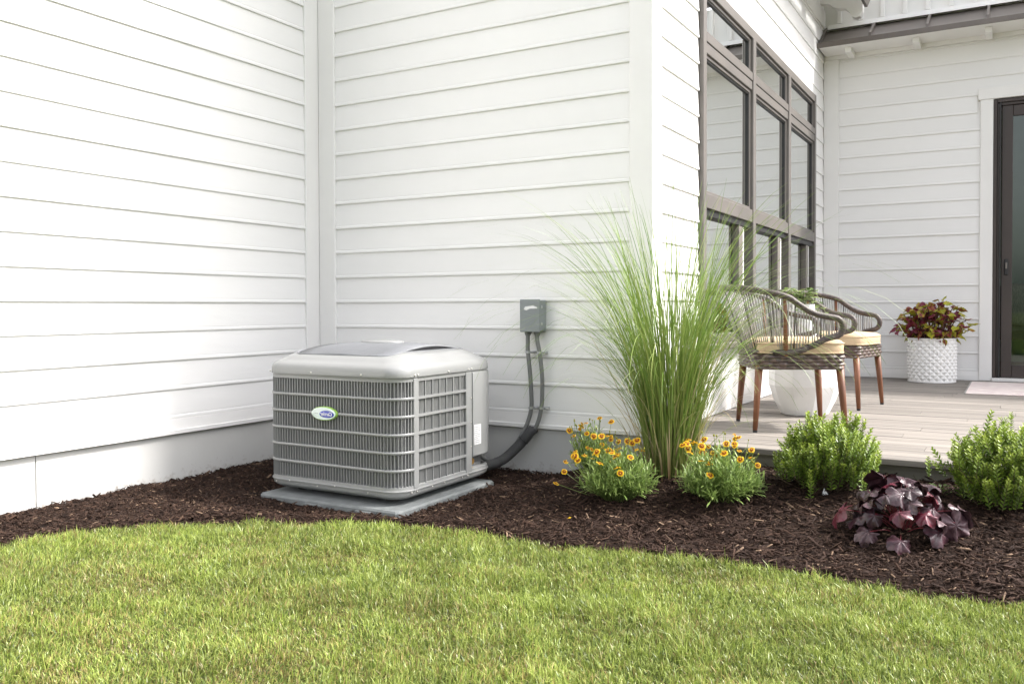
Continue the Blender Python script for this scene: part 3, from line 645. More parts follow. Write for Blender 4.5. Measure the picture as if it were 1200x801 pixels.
q = Vector((1.528,-.09,.205))-o; tq = (Vector(P1[2])-Vector(P1[1])).normalized(); MB().tube([q-tq*.003,q+tq*.003], .031, 14).obj('cable_tie', M_BLACK, ip, 60)
MB().tube([Vector((1.558,-.02,.25))-o,Vector((1.566,-.05,.258))-o,Vector((1.556,-.072,.243))-o], .02, 12).obj('pipe_end', M_INSUL, ip, 60)

# ------------------------------------------------------------------ plants
def lerp3(a, b, t): return tuple(a[i]+(b[i]-a[i])*t for i in range(3))
def strip(mb, pts, wid, side, c0, c1, fold=.0):
    """tapering blade along pts, coloured from c0 (base) to c1 (tip)"""
    n = len(pts); vs = []; cs = []; fs = []
    for i, p in enumerate(pts):
        t = i/(n-1); wv = side*wid*(min(1,.55+2.2*t) if t < .3 else (1-((t-.3)/.7)**2.2))+side*.0004
        vs += [p-wv, p+wv]; c = lerp3(c0,c1,t); cs += [c,c]
        if i: fs.append((2*i-2,2*i-1,2*i+1,2*i))
    mb.add(vs, fs, cs)
def tall_grass():
    root = thing('ornamental_grass', 'tall arching green ornamental grass at the white house corner', 'ornamental grass', (2.435,-.31,.145))
    rnd = random.Random(11); mb = MB(); dry = MB()
    for i in range(900):
        az = rnd.uniform(0,2*math.pi); rr = .112*math.sqrt(rnd.random())
        kind = rnd.random()
        b = Vector((rr*math.cos(az), rr*math.sin(az), -.015))
        az2 = az+rnd.gauss(0,.55); d_ = Vector((math.cos(az2),math.sin(az2),0))
        out = rr/.112
        if kind < .46: L = rnd.uniform(.70,1.40); th0 = .01+.09*out*rnd.random()+.03*rnd.random(); bend = rnd.uniform(.15,.9)
        elif kind < .93: L = rnd.uniform(.9,1.66); th0 = .03+.20*out*rnd.random(); bend = rnd.uniform(.9,2.6)
        else: L = rnd.uniform(.4,.9); th0 = .1+.4*rnd.random(); bend = rnd.uniform(.3,1.8)
        n = 15; p = b.copy(); pts = [p.copy()]; tw = rnd.gauss(0,.12)
        for k in range(1,n):
            t = k/(n-1); th = th0+bend*t**1.9; dd = Vector((d_.x*math.cos(tw*t)-d_.y*math.sin(tw*t), d_.x*math.sin(tw*t)+d_.y*math.cos(tw*t),0))
            p = p+(dd*math.sin(th)+Vector((0,0,1))*math.cos(th))*(L/(n-1)); pts.append(p.copy())
        # keep clear of the house walls
        ok = True
        for q in pts:
            X, Y, Z = q.x+2.435, q.y-.31, q.z+.145
            if (X < XB+.03 and Y > -.025) or (Y > -.12 and Z < DK+.02): ok = False
        if not ok: continue
        a_ = rnd.uniform(0,math.pi); side = Vector((math.cos(a_),math.sin(a_),0)); 
        g = rnd.random(); tip = lerp3((.13,.25,.030),(.40,.48,.15),g**2.0); base = lerp3((.10,.18,.03),(.34,.33,.12),rnd.random()**1.4)
        if kind > .965: tip = (.50,.42,.24); base = (.40,.32,.18)
        strip(mb, pts, rnd.uniform(.0012,.0026) if kind < .46 else rnd.uniform(.0008,.0017), side, base, tip)
    mb.obj('blades', M_TALL, root, True)
    for i in range(70):                    # dry sheaths round the foot
        az = rnd.uniform(0,2*math.pi); rr = .15*math.sqrt(rnd.random()); b = Vector((rr*math.cos(az),rr*math.sin(az),-.015)); L = rnd.uniform(.08,.34); th = rnd.uniform(.05,.6)
        d_ = Vector((math.cos(az),math.sin(az),0)); pts = [b+(d_*math.sin(th*(1+.8*k/5))+Vector((0,0,1))*math.cos(th*(1+.8*k/5)))*L*k/5 for k in range(6)]
        if max(q.y for q in pts) > .14: continue
        a_ = rnd.uniform(0,math.pi); strip(dry, pts, .0035, Vector((math.cos(a_),math.sin(a_),0)), (.16,.10,.05), (.42,.36,.22))
    dry.obj('dry_sheaths', M_TALL, root, True)
tall_grass()

def leaf_quad(mb, p, d_, up, L, W, c, fold=.25, tipc=None):
    """small folded leaf: midrib + two halves"""
    d_ = d_.normalized(); s_ = d_.cross(up); s_ = s_.normalized() if s_.length > 1e-5 else d_.orthogonal().normalized(); n_ = s_.cross(d_)
    a = p; m1 = p+d_*L*.45; e = p+d_*L-n_*L*.08
    l = m1+s_*W*.5+n_*W*fold; r = m1-s_*W*.5+n_*W*fold; l2 = p+d_*L*.78+s_*W*.36+n_*W*fold*.6; r2 = p+d_*L*.78-s_*W*.36+n_*W*fold*.6; m2 = p+d_*L*.78
    tc = tipc or c
    mb.add([a,m1,m2,e,l,r,l2,r2],[(0,1,4),(0,5,1),(1,2,6,4),(1,5,7,2),(2,3,6),(2,7,3)],[c,c,tc,tc,c,c,tc,tc])
M_TWIG = mat('twig', (.10,.075,.045), (.07,.05,.03), .85)
def boxwood(loc, rx, ry, h, label, seed, nspr, extra=()):
    root = thing('boxwood_shrub', label, 'shrub', loc, group=None); rnd = random.Random(seed); lf = MB(); tw = MB()
    bumps = [(rnd.uniform(0,6.28), rnd.uniform(-.2,1.2), rnd.uniform(.82,1.16)) for _ in range(9)]
    for i in range(nspr):
        if i < len(extra): az, el, k = extra[i]
        else:
            az = rnd.uniform(0,2*math.pi); el = math.asin(rnd.uniform(-.22,1)); k = rnd.uniform(.45,1.0)**.6
            for ba, be, bk in bumps:
                if abs((az-ba+math.pi)%(2*math.pi)-math.pi) < .55 and abs(el-be) < .4: k *= bk
            if rnd.random() < .06: k *= 1.12
        e = Vector((rx*math.cos(az)*math.cos(el), ry*math.sin(az)*math.cos(el), h*.40+h*.60*math.sin(el)))*1.0
        e = Vector((e.x*k, e.y*k, h*.38+(e.z-h*.38)*k))
        root_p = Vector((rnd.gauss(0,.025), rnd.gauss(0,.025), -.015))
        L = rnd.uniform(.07,.13); d_ = (e-Vector((0,0,h*.15))).normalized()*.55+Vector((0,0,.65))+Vector((rnd.gauss(0,.22),rnd.gauss(0,.22),rnd.gauss(0,.1))); d_.normalize()
        st = e-d_*L
        if i % 3 == 0: tw.tube([root_p, root_p*.5+st*.5+Vector((0,0,-.02)), st], [.004,.003,.0016], 4)
        tw.tube([st,e], [.0014,.0008], 3)
        nl = int(L/.0078); young = rnd.random()
        for j in range(nl):
            t = (j+.5)/nl; p = st+(e-st)*t
            phi = j*math.pi/2+rnd.gauss(0,.25); a = d_.orthogonal().normalized(); b = d_.cross(a)
            for sgn in (1,-1):
                o = (a*math.cos(phi)+b*math.sin(phi))*sgn; ld = (o*.85+d_*(.45+.5*t)).normalized()
                sz = .0215*(1-.35*max(0,t-.7)/.3)*rnd.uniform(.8,1.2)
                old = (.085,.150,.022); new = (.42,.51,.065); mid = (.20,.30,.038)
                c = lerp3(lerp3(old,mid,rnd.random()), new, max(0,(t-.35)/.65)*(.25+.75*young)*rnd.uniform(.6,1))
                leaf_quad(lf, p, ld, d_, sz, sz*.50, c, .18)
    lf.obj('foliage', M_LEAF, root); tw.obj('stems', M_TWIG, root)
boxwood((3.135,-.335,.146), .225, .195, .335, 'boxwood shrub in front of the deck between the yellow flowers and the purple plant', 3, 330)
boxwood((3.775,-.33,.148), .215, .19, .335, 'boxwood shrub by the deck with a sprig leaning out over the purple plant', 5, 350, extra=[(3.0,.10,1.22),(2.95,.25,1.18),(2.9,.02,1.15),(1.9,1.15,1.18),(1.2,1.2,1.15)])

# coreopsis with yellow and maroon flowers
M_PETAL = leafmat('petal', .55, .3, .3)
def flower_mesh(seed):
    rnd = random.Random(seed); mb = MB(); n = 8; yel = (.82,.56,.014); org = (.78,.40,.01); mar = (.20,.014,.008)
    for i in range(n):
        a = 2*math.pi*i/n+rnd.gauss(0,.05); L = .0205*rnd.uniform(.9,1.08); dz = rnd.uniform(-.003,.003)
        def q(r_, w_, z): return (r_*math.cos(a)-w_*math.sin(a), r_*math.sin(a)+w_*math.cos(a), z)
        V = [q(.003,-.002,0),q(.003,.002,0),q(.0080,-.0043,.001),q(.0080,.0043,.001),q(L*.82,-.0075,.0005+dz),q(L*.82,.0075,.0005+dz),q(L,-.0052,-.001+dz),q(L*.9,-.0015,dz),q(L*1.02,.0005,-.001+dz),q(L*.92,.002,dz),q(L*.99,.0052,-.001+dz)]
        mb.add(V,[(0,2,3,1),(2,4,5,3),(4,6,7,8,9,10,5)],[mar,mar,mar,mar,lerp3(org,yel,.6),lerp3(org,yel,.6)]+[yel]*5)
    c = [(.0052*k*math.cos(t),.0052*k*math.sin(t),z) for k,z in ((1,.001),(.9,.0035),(.45,.005)) for t in np.linspace(0,6.2832,9)[:-1]]
    mb.add(c,[(i*8+j,i*8+(j+1)%8,(i+1)*8+(j+1)%8,(i+1)*8+j) for i in range(2) for j in range(8)]+[tuple(range(16,24))],[(.30,.12,.01)]*8+[(.62,.33,.02)]*16)
    return mb.mesh('flower', M_PETAL)
FL = [flower_mesh(i) for i in range(4)]
bud = MB().tube([(0,0,-.003),(0,0,.001),(0,0,.004)], [.0014,.0036,.0022], 6, col=(.30,.30,.05)).mesh('bud', M_PETAL)
def coreopsis(loc, rad, h, label, seed, nfl, nbud, foliage=330, lean=(0,0), spread=1.0, extra=()):
    root = thing('coreopsis_plant', label, 'flowering plant', loc); rnd = random.Random(seed); st = MB(); fo = MB()
    ca = Vector((3.816,-4.185,.9))-Vector(loc); ca.normalize()
    heads = []
    for i in range(nfl+nbud+len(extra)):
        if i < len(extra): t_ = Vector(extra[i])
        else:
            az = rnd.uniform(0,2*math.pi); r_ = rad*spread*math.sqrt(rnd.random())
            t_ = Vector((r_*math.cos(az)+lean[0],r_*math.sin(az)+lean[1],h*(.58+.50*rnd.random())*(1-.22*(r_/rad/spread)**2)))
        b = Vector((t_.x*.25,t_.y*.25,0)); m_ = b*.45+t_*.55+Vector((rnd.gauss(0,.012),rnd.gauss(0,.012),-.01))
        pts = spline([b,m_,t_],3); st.tube(pts, .0011, 4, col=(.20,.27,.07))
        if i < nfl+len(extra):
            n_ = (ca*rnd.uniform(.2,1.0)+Vector((0,0,rnd.uniform(.25,.9)))+Vector((rnd.gauss(0,.3),rnd.gauss(0,.3),0))).normalized()
            if rnd.random() < .22: n_ = Vector((rnd.gauss(0,.3),rnd.gauss(0,.3),1)).normalized()
            o = link('flower', FL[rnd.randrange(4)], root, t_); o.rotation_euler = n_.to_track_quat('Z','Y').to_euler()
            k = rnd.uniform(.48,.88); o.scale = (k,k,k*rnd.uniform(.8,2.2))
        else:
            k = rnd.uniform(.8,1.5); link('bud', bud, root, t_, (rnd.gauss(0,.2),rnd.gauss(0,.2),0), (k,k,k))
    for i in range(foliage):
        az = rnd.uniform(0,2*math.pi); r_ = rad*math.sqrt(rnd.random()); k = 1-.55*(r_/rad)**2
        e = Vector((r_*math.cos(az),r_*math.sin(az),h*.80*k*rnd.uniform(.30,1.05)+.01)); b = Vector((e.x*.35,e.y*.35,0)); 
        pts = spline([b,b*.4+e*.6+Vector((0,0,.015)),e],3); st.tube(pts, .0009, 3, col=(.13,.19,.05)); dd = (e-b).normalized()
        for j in range(7):
            t = .45+.55*j/6; p = pts[min(len(pts)-1,int(t*(len(pts)-1)))]; ph = rnd.uniform(0,6.28); a = dd.orthogonal().normalized(); b2 = dd.cross(a)
            o = a*math.cos(ph)+b2*math.sin(ph); ld = (o*rnd.uniform(.5,1)+dd*.6+Vector((0,0,.25))).normalized()
            g = rnd.random(); c = lerp3((.15,.25,.05),(.36,.47,.14),g); L = rnd.uniform(.022,.05)
            leaf_quad(fo, p, ld, Vector((0,0,1)), L, L*.17, c, .1, lerp3(c,(.30,.38,.14),.4))
    st.obj('stems', M_LEAF, root); fo.obj('foliage', M_LEAF, root)
coreopsis((2.315,-.655,.075), .17, .275, 'clump of yellow and maroon flowers with a low bloom drooping onto the mulch', 21, 32, 26, 360, (-.045,-.02), 1.12, extra=[(-.27,-.06,.055),(-.21,-.10,.12),(-.235,-.04,.155),(-.19,-.12,.165)])
coreopsis((2.745,-.56,.092), .18, .285, 'clump of yellow and maroon flowers between the tall grass and the boxwood', 33, 30, 26, 400, (-.01,.03), .98)
coreopsis((1.985,-.19,.088), .115, .285, 'small sparse flower clump growing against the grey house foundation', 45, 15, 26, 150, (.0,.0), 1.15)
fp = MB(); fp.add([(-.008,-.006,0),(.008,-.005,.001),(.009,.005,.004),(-.005,.008,.003),(0,0,.005)],[(0,1,4),(1,2,4),(2,3,4),(3,0,4)],(.80,.50,.012))
fo_ = fp.obj('fallen_petal', M_PETAL); fo_.location = (2.205,-.905,float(bed_h(2.205,-.905))+.008); tag(fo_, 'fallen yellow petal lying on the dark mulch', 'petal')

# purple heuchera with large ruffled leaves
def heuch_mat(name, c1, c2, rough):
    M = mat(name, c1, c2, rough, 55, .5, 70, coat=.06, rnd=.3, spec=.5); return M
M_HEU = [heuch_mat('purple_leaf', (.020,.0065,.010), (.052,.020,.027), .40), heuch_mat('silver_purple_leaf', (.040,.016,.022), (.12,.070,.078), .45), heuch_mat('crimson_leaf', (.060,.006,.014), (.10,.016,.028), .38)]
def heuch_leaf(seed, m_):
    rnd = random.Random(seed); mb = MB(); nr, na = 8, 54; L = (5,6,5,7,5)[seed]; ph = rnd.random()*.4
    am = [rnd.uniform(.75,1.2) for _ in range(L)]; wv = [(rnd.randint(2,5),rnd.uniform(0,6.28),rnd.uniform(.002,.005)) for _ in range(3)]
    for i in range(nr+1):
        r_ = i/nr
        for j in range(na):
            a = 2*math.pi*j/na-math.pi; cut = 1-.86*math.exp(-((abs(a)-math.pi)/.24)**2)
            q = (a+math.pi)/(2*math.pi)*L; li = int(q) % L; fr = q-int(q)
            lob = am[li]*math.sin(math.pi*fr)**.42*.27+.76
            lob += .035*math.sin(a*23+seed)*r_
            rad = .056*r_*(lob*r_+.86*(1-r_))*cut*(1+.10*math.cos(a))
            z = -.020*r_**2.2+.010*r_**3*math.sin(math.pi*fr*2+.6)+sum(A*math.sin(k*a+p_)*r_**1.5 for k,p_,A in wv)+.004*math.cos(math.pi*2*fr)*(1-r_)*r_*2
            mb.v.append((rad*math.cos(a)+.012, rad*math.sin(a), z))
    for i in range(nr):
        for j in range(na): mb.f.append((i*na+j,i*na+(j+1)%na,(i+1)*na+(j+1)%na,(i+1)*na+j)); mb.m.append(0)
    me = mb.mesh('leaf', m_, True); return me
HL = [heuch_leaf(i, M_HEU[(0,1,0,1,2)[i]]) for i in range(5)]
M_PET = mat('petiole', (.16,.02,.03), None, .5)
def heuchera():
    loc = Vector((3.455,-.66,.072)); root = thing('purple_heuchera', 'low purple plant with large ruffled glossy leaves on the mulch', 'plant', loc); rnd = random.Random(9)
    spec = []
    for i in range(40):
        t = i/40; az = i*2.39996+rnd.gauss(0,.2); r_ = .02+.150*math.sqrt(t); z = .150*(1-t**1.6)+.035+rnd.gauss(0,.022); spec.append((az,r_,z,rnd.uniform(.55,.95)))
    spec += [(3.5,.215,.085,1.05),(4.2,.18,.03,.85),(4.8,.19,.02,.8),(6.0,.19,.075,1.05),(.05,.20,.11,.95),(2.3,.10,.20,1.1),(1.6,.06,.20,1.0)]
    for az, r_, z, k in spec:
        p = Vector((r_*math.cos(az),r_*math.sin(az)*.9,z)); z = max(z,.02)
        mt = rnd.random(); me = HL[(0 if mt < .34 else 1 if mt < .56 else 2 if mt < .74 else 3 if mt < .91 else 4)]
        tilt = .15+1.0*(r_/.22)**1.5+rnd.gauss(0,.30); o = link('leaf', me, root, p)
        o.rotation_mode = 'XYZ'; o.rotation_euler = (rnd.gauss(0,.42), tilt, az+rnd.gauss(0,.4)); o.scale = (k,k*rnd.uniform(.8,1.1),k*rnd.uniform(.7,1.6))
        MB().tube(spline([(rnd.gauss(0,.012),rnd.gauss(0,.012),-.01),(p.x*.45,p.y*.45,p.z*.75),(p.x,p.y,p.z-.002)],4), .0018, 5).obj('leaf_stalk', M_PET, root)
heuchera()
# little seedling and a white plant tag
sd_ = thing('seedling', 'tiny green seedling at the foot of the deck beside the boxwood', 'seedling', (3.565,-.30,float(bed_h(3.565,-.30)))); mb = MB(); rnd = random.Random(2)
for i in range(16):
    a = i*2.4; p = Vector((.03*math.cos(a)*rnd.random(),.03*math.sin(a)*rnd.random(),.012+.03*rnd.random())); leaf_quad(mb,p,Vector((math.cos(a),math.sin(a),.5)),Vector((0,0,1)),.026,.011,lerp3((.10,.19,.03),(.20,.30,.06),rnd.random()))
    mb.tube([(0,0,-.005),p],.0009,3,col=(.1,.15,.04))
mb.obj('leaves', M_LEAF, sd_)
M_TAGW = mat('tag_white', (.78,.78,.78), None, .5)
pt_ = MB().extr([(-.014,0),(.014,-.003),(-.004,.028)],'y',-.001,.001).obj('plant_tag', M_TAGW); pt_.location = (3.145,-.43,float(bed_h(3.145,-.43))+.002); pt_.rotation_euler = (R(-18),0,R(20))
tag(pt_, 'small white pointed plant tag stuck in the mulch', 'plant tag')

# ------------------------------------------------------------------ patio furniture
M_WOOD = mat('teak_leg', srgb(122,76,48), srgb(94,56,34), .5, 14, .1, 60, stretch=(3,3,.3))
M_WICK = mat('dark_wicker', srgb(84,72,66), srgb(52,44,41), .5, 70, .6, 160)
M_WICK2 = mat('woven_apron', srgb(96,78,70), srgb(56,45,41), .45, 45, .3, 160)
M_CORD = mat('grey_cord', srgb(168,165,161), srgb(128,124,120), .55, 30)
M_CORDD = mat('dark_cord', srgb(70,64,62), None, .55)
M_CUSH = mat('beige_cushion', srgb(190,167,136), srgb(182,159,129), .85, 6, .25, 350)
M_RUB = mat('rubber_foot', (.02,.02,.02), None, .6)
def chair(loc, rz, label):
    root = thing('patio_chair', label, 'chair', loc, rz, 'wicker chairs on the deck')
    H = .238
    for sx in (-1,1):
        for sy in (-1,1):
            a = Vector((sx*(H-.03),sy*(H-.03),.350)); b = Vector((sx*(H-.005),sy*(H-.005),.012))
            lg = MB().tube([a,a*.5+b*.5,b],[.0215,.0175,.0125],12).obj('leg', M_WOOD, root, True)
            MB().tube([b+Vector((0,0,.002)),b-Vector((0,0,.012))],.0122,10).obj('foot_tip', M_RUB, lg)
    # woven apron: over-and-under relief all the way round
    n, rows, rc = 176, 8, .05; P = []
    side = 2*(H-rc); per = 4*side+2*math.pi*rc
    for i in range(n):
        s_ = per*i/n; q = s_
        for c_, (cx, cy, a0) in enumerate(((H-rc,H-rc,0),(-H+rc,H-rc,90),(-H+rc,-H+rc,180),(H-rc,-H+rc,270))):
            arc = math.pi*rc/2
            if q < arc: a = R(a0)+q/rc; P.append((cx+rc*math.cos(a),cy+rc*math.sin(a),math.cos(a),math.sin(a))); break
            q -= arc
            if q < side:
                a = R(a0+90); P.append((cx+rc*math.cos(a)-q*math.sin(a), cy+rc*math.sin(a)+q*math.cos(a), math.cos(a), math.sin(a))); break
            q -= side
    rings = []
    for k in range(rows*2+1):
        z = .330+.077*k/(rows*2); r_ = []
        for i, (x,y,nx,ny_) in enumerate(P):
            band = k//4; o = (.0042 if ((i//4)+band) % 2 else -.0012)*(1 if i % 4 in (1,2) else .35)+(.0008 if k % 4 in (1,2) else -.0030)
            r_.append((x+nx*o, y+ny_*o, z))
        rings.append(r_)
    MB().loft(rings).obj('woven_apron', M_WICK2, root)
    # seat cushion
    cs = []
    def sq(h, z, e=5.5, dx=.015): return [(dx+math.copysign(abs(math.cos(t))**(2/e),math.cos(t))*h, math.copysign(abs(math.sin(t))**(2/e),math.sin(t))*h, z) for t in np.linspace(0,2*math.pi,49)[:-1]]
    cu_ = MB().loft([sq(.17,.406),sq(.218,.407),sq(.230,.414),sq(.233,.425),sq(.234,.455),sq(.231,.470),sq(.222,.480),sq(.19,.488),sq(.12,.494),sq(.04,.496)]).obj('cushion', M_CUSH, root, 50)
    MB().tube([(p[0],p[1],p[2]) for p in sq(.2335,.466)], .0042, 6, closed=True).obj('piping', M_CUSH, cu_, True)
    MB().tube([(p[0],p[1],p[2]) for p in sq(.2325,.417)], .0042, 6, closed=True).obj('piping', M_CUSH, cu_, True)
    # back and arms: one looped frame with cords strung between its rails
    def plan(t, w_, back):
        # t in [-1,1]; sides run along x, the back is an arc
        a = abs(t); sg = 1 if t >= 0 else -1
        if a > .42: k = (a-.42)/.58; return (-.06+.225*k, sg*(w_-.012*k))
        k = a/.42*math.pi/2; return (-.06-back*math.cos(k), sg*w_*math.sin(k))
    def zi(t, tab): return float(np.interp(abs(t),[q[0] for q in tab],[q[1] for q in tab]))
    def upper(t): x,y = plan(t,.262,.285); return Vector((x-.035*(1-min(1,abs(t)/.5)),y,zi(t,[(0,.765),(.2,.760),(.35,.732),(.5,.680),(.65,.640),(.78,.618),(.9,.609),(1,.602)])))
    def lower(t): x,y = plan(t,.235,.200); return Vector((x+.0*(1-abs(t)),y+(.022*(1 if t>0 else -1) if abs(t) > .7 else 0),zi(t,[(0,.420),(.45,.420),(.6,.432),(.75,.460),(.88,.490),(1,.502)])))
    ts = np.linspace(-1,1,61); loop = []
    def arc(sg):
        u, l = upper(sg), lower(sg); c_ = (u+l)/2; out = []
        for k in range(1,8):
            a = math.pi*k/8; out.append(c_+(u-c_)*math.cos(a)+Vector((.048*math.sin(a),0,0)))
        return out
    path = [upper(t) for t in ts]+arc(1)+[lower(t) for t in ts[::-1]]+list(reversed(arc(-1)))
    MB().tube(path, .0165, 10, closed=True).obj('wrapped_frame', M_WICK, root, True)
    mg, md = MB(), MB(); rnd = random.Random(4)
    for i in range(90):
        q = -1+2*(i+.5)/90; t = math.copysign(abs(q)/.66*.42 if abs(q) < .66 else .42+(abs(q)-.66)/.34*.58, q); u = upper(t); l = lower(min(1,max(-1,t+rnd.gauss(0,.004))))
        (md if i % 9 == 4 else mg).tube([l,l*.5+u*.5+Vector((0,0,0)),u], .0034 if i % 9 != 4 else .0040, 5)
    tag(mg.obj('back_cords', M_CORD, root, True), kind='stuff'); tag(md.obj('dark_back_cords', M_CORDD, root, True), kind='stuff')
    for t in (-.40,.40): MB().tube([lower(t)-Vector((0,0,.02)),lower(t)*.5+upper(t)*.5,upper(t)],[.012,.011,.009],8).obj('back_post', M_WOOD, root, True)
    return root
chair((2.745,.735,DK), R(26), 'wicker patio chair with beige cushion closest to the tall grass')
chair((2.775,1.97,DK), R(-10), 'wicker patio chair with beige cushion closest to the white diamond-patterned planter')
M_CER = mat('white_ceramic', (.80,.80,.785), (.70,.70,.69), .5, 5, .35, 30)
stl = thing('side_table', 'white faceted drum side table between the two wicker chairs', 'side table', (2.70,1.36,DK))
def fac(r_, z, n=10): return [(r_*math.cos(2*math.pi*i/n+.2),r_*math.sin(2*math.pi*i/n+.2),z) for i in range(n)]
MB().loft([fac(.130,0),fac(.140,.006),fac(.182,.09),fac(.212,.18),fac(.214,.25),fac(.200,.33),fac(.184,.375),fac(.178,.382)]).obj('drum', M_CER, stl, 12)
MB().loft([fac(.184,.3825,40),fac(.190,.386,40),fac(.190,.396,40),fac(.184,.400,40)]).obj('table_top', M_CER, stl, 40)
pp = thing('potted_trailing_plant', 'small trailing green plant in a white pot on the drum table', 'potted plant', (2.68,1.40,DK+.400))
MB().loft([fac(.055,0,24),fac(.062,.005,24),fac(.082,.10,24),fac(.080,.20,24),fac(.068,.262,24),fac(.070,.275,24),fac(.064,.275,24),fac(.060,.255,24)]).obj('pot', M_CER, pp, 40)
MB().tube([(0,0,.245),(0,0,.258)],.062,16).obj('soil', M_MULCH, pp)
mb = MB(); rnd = random.Random(8)
for i in range(16):
    az = rnd.uniform(0,6.28); L = rnd.uniform(.08,.2); e = Vector((math.cos(az)*L,math.sin(az)*L,.26+rnd.uniform(-.06,.11))); pts = spline([(0,0,.255),(e.x*.5,e.y*.5,.315+rnd.uniform(0,.05)),e],5); mb.tube(pts,.0014,4,col=(.16,.2,.06))
    for p in pts[2:]:
        for k in range(2):
            a = rnd.uniform(0,6.28); c = lerp3((.09,.17,.03),(.30,.38,.14),rnd.random()); leaf_quad(mb,p,Vector((math.cos(a),math.sin(a),rnd.uniform(-.2,.5))),Vector((0,0,1)),rnd.uniform(.022,.034),.024,c,.1)
mb.obj('foliage', M_LEAF, pp)

# white diamond planter with coleus
def coleus():
    root = thing('coleus_planter', 'round white diamond-patterned planter filled with burgundy and lime coleus', 'planter', (3.19,4.29,DK)); n, rows = 26, 7; rr = .186; Ht = .385
    n = 20; rows = 13; mb = MB(); vs = []; fs = []; zz = lambda k: .012+(Ht-.024)*k/rows
    def pv(k, i, o=0): 
        a = 2*math.pi*(i+.5*(k % 2))/n; return ((rr+o)*math.cos(a),(rr+o)*math.sin(a),zz(k))
    for k in range(rows+1):
        for i in range(n): vs.append(pv(k,i))
    for k in range(-1, rows):
        for i in range(n):
            # diamond with its middle on row k+1, between lattice points i and i+1 of that row
            j = i+(k+1) % 2-0; m_ = k+1; l_, r_ = m_*n+i, m_*n+(i+1)%n
            tb = (i+ (1 if m_ % 2 else 0)) % n
            c = len(vs); a = 2*math.pi*(i+.5+.5*(m_ % 2))/n; vs.append(((rr+.0165)*math.cos(a),(rr+.0165)*math.sin(a),zz(m_)) if 0 < m_ < rows else ((rr+.006)*math.cos(a),(rr+.006)*math.sin(a),zz(m_)))
            if m_ > 0: b_ = (m_-1)*n+tb; fs += [(l_,b_,c),(b_,r_,c)]
            if m_ < rows: t_ = (m_+1)*n+tb; fs += [(r_,t_,c),(t_,l_,c)]
    mb.add(vs,fs); pot = mb.obj('pot', M_CER2, root)
    MB().loft([fac(rr-.01,0,48),fac(rr+.008,.003,48),fac(rr+.008,.0115,48),fac(rr-.01,.0118,48)]).obj('pot_foot', M_CER2, root, 40)
    MB().loft([fac(rr-.012,Ht-.06,48),fac(rr-.012,Ht-.011,48),fac(rr+.008,Ht-.0115,48),fac(rr+.008,Ht,48),fac(rr-.022,Ht,48),fac(rr-.024,Ht-.06,48)]).obj('pot_rim', M_CER2, root, 40)
    MB().tube([(0,0,Ht-.05),(0,0,Ht-.035)],rr-.02,24).obj('soil', M_MULCH, root)
    rnd = random.Random(12); st = MB(); count = 0
    for i in range(48):
        az = i*2.39996; t = (i+.5)/48; r_ = .30*math.sqrt(t); e = Vector((r_*math.cos(az)*1.05,r_*math.sin(az)*.72,Ht+.335*(1-.62*t**1.4)*rnd.uniform(.72,1.0)-.12*(t>.75)*rnd.random()))
        b = Vector((r_*.45*math.cos(az),r_*.45*math.sin(az),Ht-.045)); pts = spline([b,b*.4+e*.6+Vector((0,0,.04)),e],5); st.tube(pts,.004,5)
        for j in range(6):
            u = (.22,.42,.60,.78,.92,1)[j]; p = pts[int(u*(len(pts)-1))]; a = az+j*1.7+rnd.gauss(0,.4)
            o = link('leaf', CL[rnd.randrange(len(CL))], root, p); k = rnd.uniform(.70,1.12)*(1 if j < 5 else .8); o.scale = (k,k,k)
            o.rotation_euler = (rnd.gauss(0,.45), rnd.gauss(.0,.5), a); count += 1
    for i in range(46):
        a = i*2.39996; r_ = rnd.uniform(.09,.195); o = link('leaf', CL[rnd.randrange(len(CL))], root, (r_*math.cos(a),r_*math.sin(a),Ht+rnd.uniform(.0,.10)))
        k = rnd.uniform(.75,1.15); o.scale = (k,k,k); o.rotation_euler = (rnd.gauss(0,.4), rnd.uniform(-.3,.9), a+rnd.gauss(0,.5))
        st.tube([(r_*.6*math.cos(a),r_*.6*math.sin(a),Ht-.05),tuple(o.location)],.003,4)
    st.obj('stems', M_COLST, root, True)
M_CER2 = mat('white_planter', (.80,.79,.77), (.77,.76,.74), .45, 10)
M_COLST = mat('coleus_stem', (.10,.03,.03), None, .5)
def coleus_leaf(seed, edge, mid):
    rnd = random.Random(seed); mb = MB(); n = 11; V = []; C = []
    ws = [0.0,.40,.66,.82,.90,.88,.78,.62,.42,.2,.0]
    for i in range(n):
        t = i/(n-1); x = .088*t; wd = .033*ws[i]*(1.14 if i % 2 else .90); dr = -.03*t*t+.006*math.sin(t*9)
        V += [(x,-wd,dr+.010*ws[i]),(x,-wd*.5,dr+.003),(x,0,dr),(x,wd*.5,dr+.003),(x,wd,dr+.010*ws[i])]
        v = lambda: tuple(max(0,c*rnd.uniform(.75,1.25)) for c in edge); u = lambda: tuple(max(0,c*rnd.uniform(.75,1.25)) for c in mid)
        C += [v(), lerp3(v(),u(),rnd.random()), u(), lerp3(v(),u(),rnd.random()), v()]
    F = [(i*5+j,(i+1)*5+j,(i+1)*5+j+1,i*5+j+1) for i in range(n-1) for j in range(4)]
    mb.add(V,F,C); return mb.mesh('leaf', M_LEAF, True)
BUR, LIM, ORG, PUR = (.19,.026,.040), (.40,.38,.04), (.31,.11,.04), (.22,.040,.085)
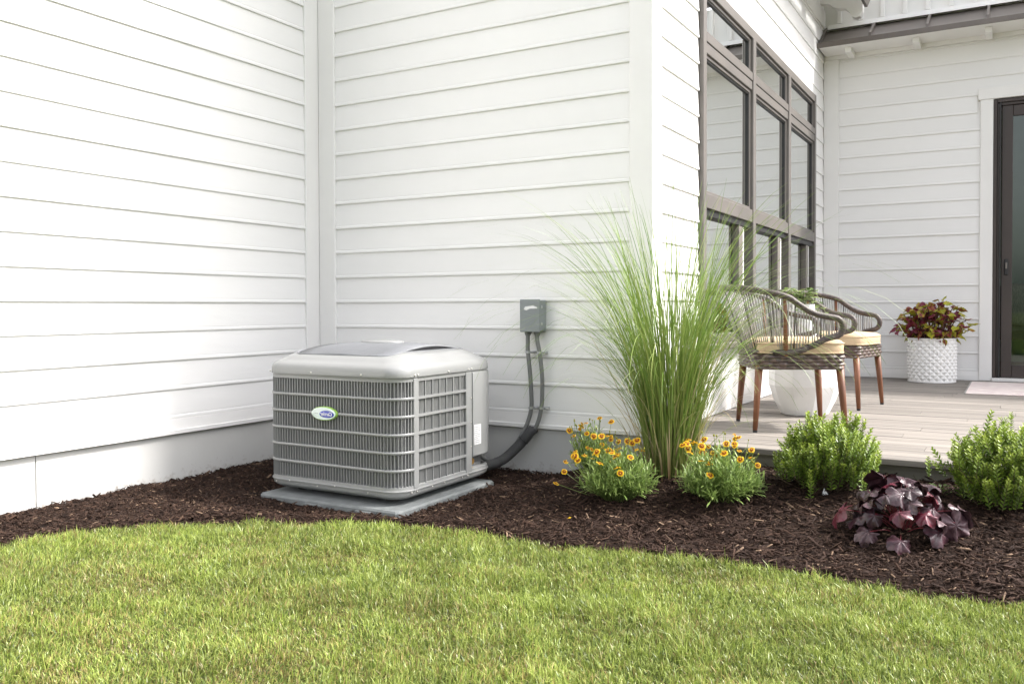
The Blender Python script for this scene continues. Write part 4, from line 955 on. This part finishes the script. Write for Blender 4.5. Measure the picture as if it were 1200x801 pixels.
CL = [coleus_leaf(i,e,m_) for i,(e,m_) in enumerate(((BUR,LIM),(LIM,BUR),(LIM,LIM),(BUR,BUR),(BUR,PUR),(LIM,ORG),(PUR,BUR),(BUR,PUR),(ORG,BUR),(LIM,ORG),(LIM,LIM),(LIM,LIM),(LIM,BUR)))]
coleus()
M_RUG = mat('pale_rug', srgb(222,212,206), srgb(208,192,190), .95, 12, .6, 260)
rug = thing('door_mat', 'pale woven door mat lying on the deck before the glass door', 'door mat', (4.2,3.78,DK))
MB().box(-.70,-.58,.0005,.70,.58,.010,.004).obj('weave', M_RUG, rug)
for x in (-.705,.705): MB().box(x-.006,-.575,.0005,x+.006,.575,.0085,.002).obj('bound_edge', M_CORD, rug)
# seen through the door: a bench with a pillow
M_PIL = mat('striped_pillow', srgb(196,186,168), srgb(160,150,134), .9, 30, stretch=(6,1,.4)); M_PILG = mat('teal_pillow', srgb(64,84,86), None, .9); M_BEN = mat('bench_wood', srgb(96,88,74), srgb(80,72,60), .6, 10, stretch=(.3,4,4))
be = thing('bench', 'grey wooden bench indoors behind the glass door', 'bench', (4.3,6.0,.27))
for i in range(4): MB().box(-.75,-.20+.102*i,.40,.75,-.104+.102*i,.44,.004).obj('seat_slat', M_BEN, be)
for x in (-.68,.68):
    for y_ in (-.16,.16): MB().box(x-.03,y_-.03,0,x+.03,y_+.03,.40,.003).obj('leg', M_BEN, be)
MB().box(-.75,.22,.30,.75,.26,.86,.01).obj('backrest', M_BEN, be)
def pillow(name, loc, rot, m_, label, sz=.22):
    mb = MB(); rs = []
    for k, z in ((.05,-.075),(.6,-.07),(.9,-.045),(1.0,0),(.9,.045),(.6,.07),(.05,.075)): rs.append([(math.copysign(abs(math.cos(t))**.45,math.cos(t))*sz*k,math.copysign(abs(math.sin(t))**.45,math.sin(t))*sz*k,z) for t in np.linspace(0,6.2832,33)[:-1]])
    o = mb.loft(rs).obj(name, m_, None, True); o.location = loc; o.rotation_euler = rot; tag(o, label, 'pillow'); return o
pillow('pillow', (3.93,6.05,.93), (R(75),R(6),R(8)), M_PIL, 'striped beige pillow on the bench behind the glass door')
pillow('pillow', (4.30,6.06,.93), (R(78),R(-4),R(-5)), M_PILG, 'dark teal pillow on the bench behind the glass door')
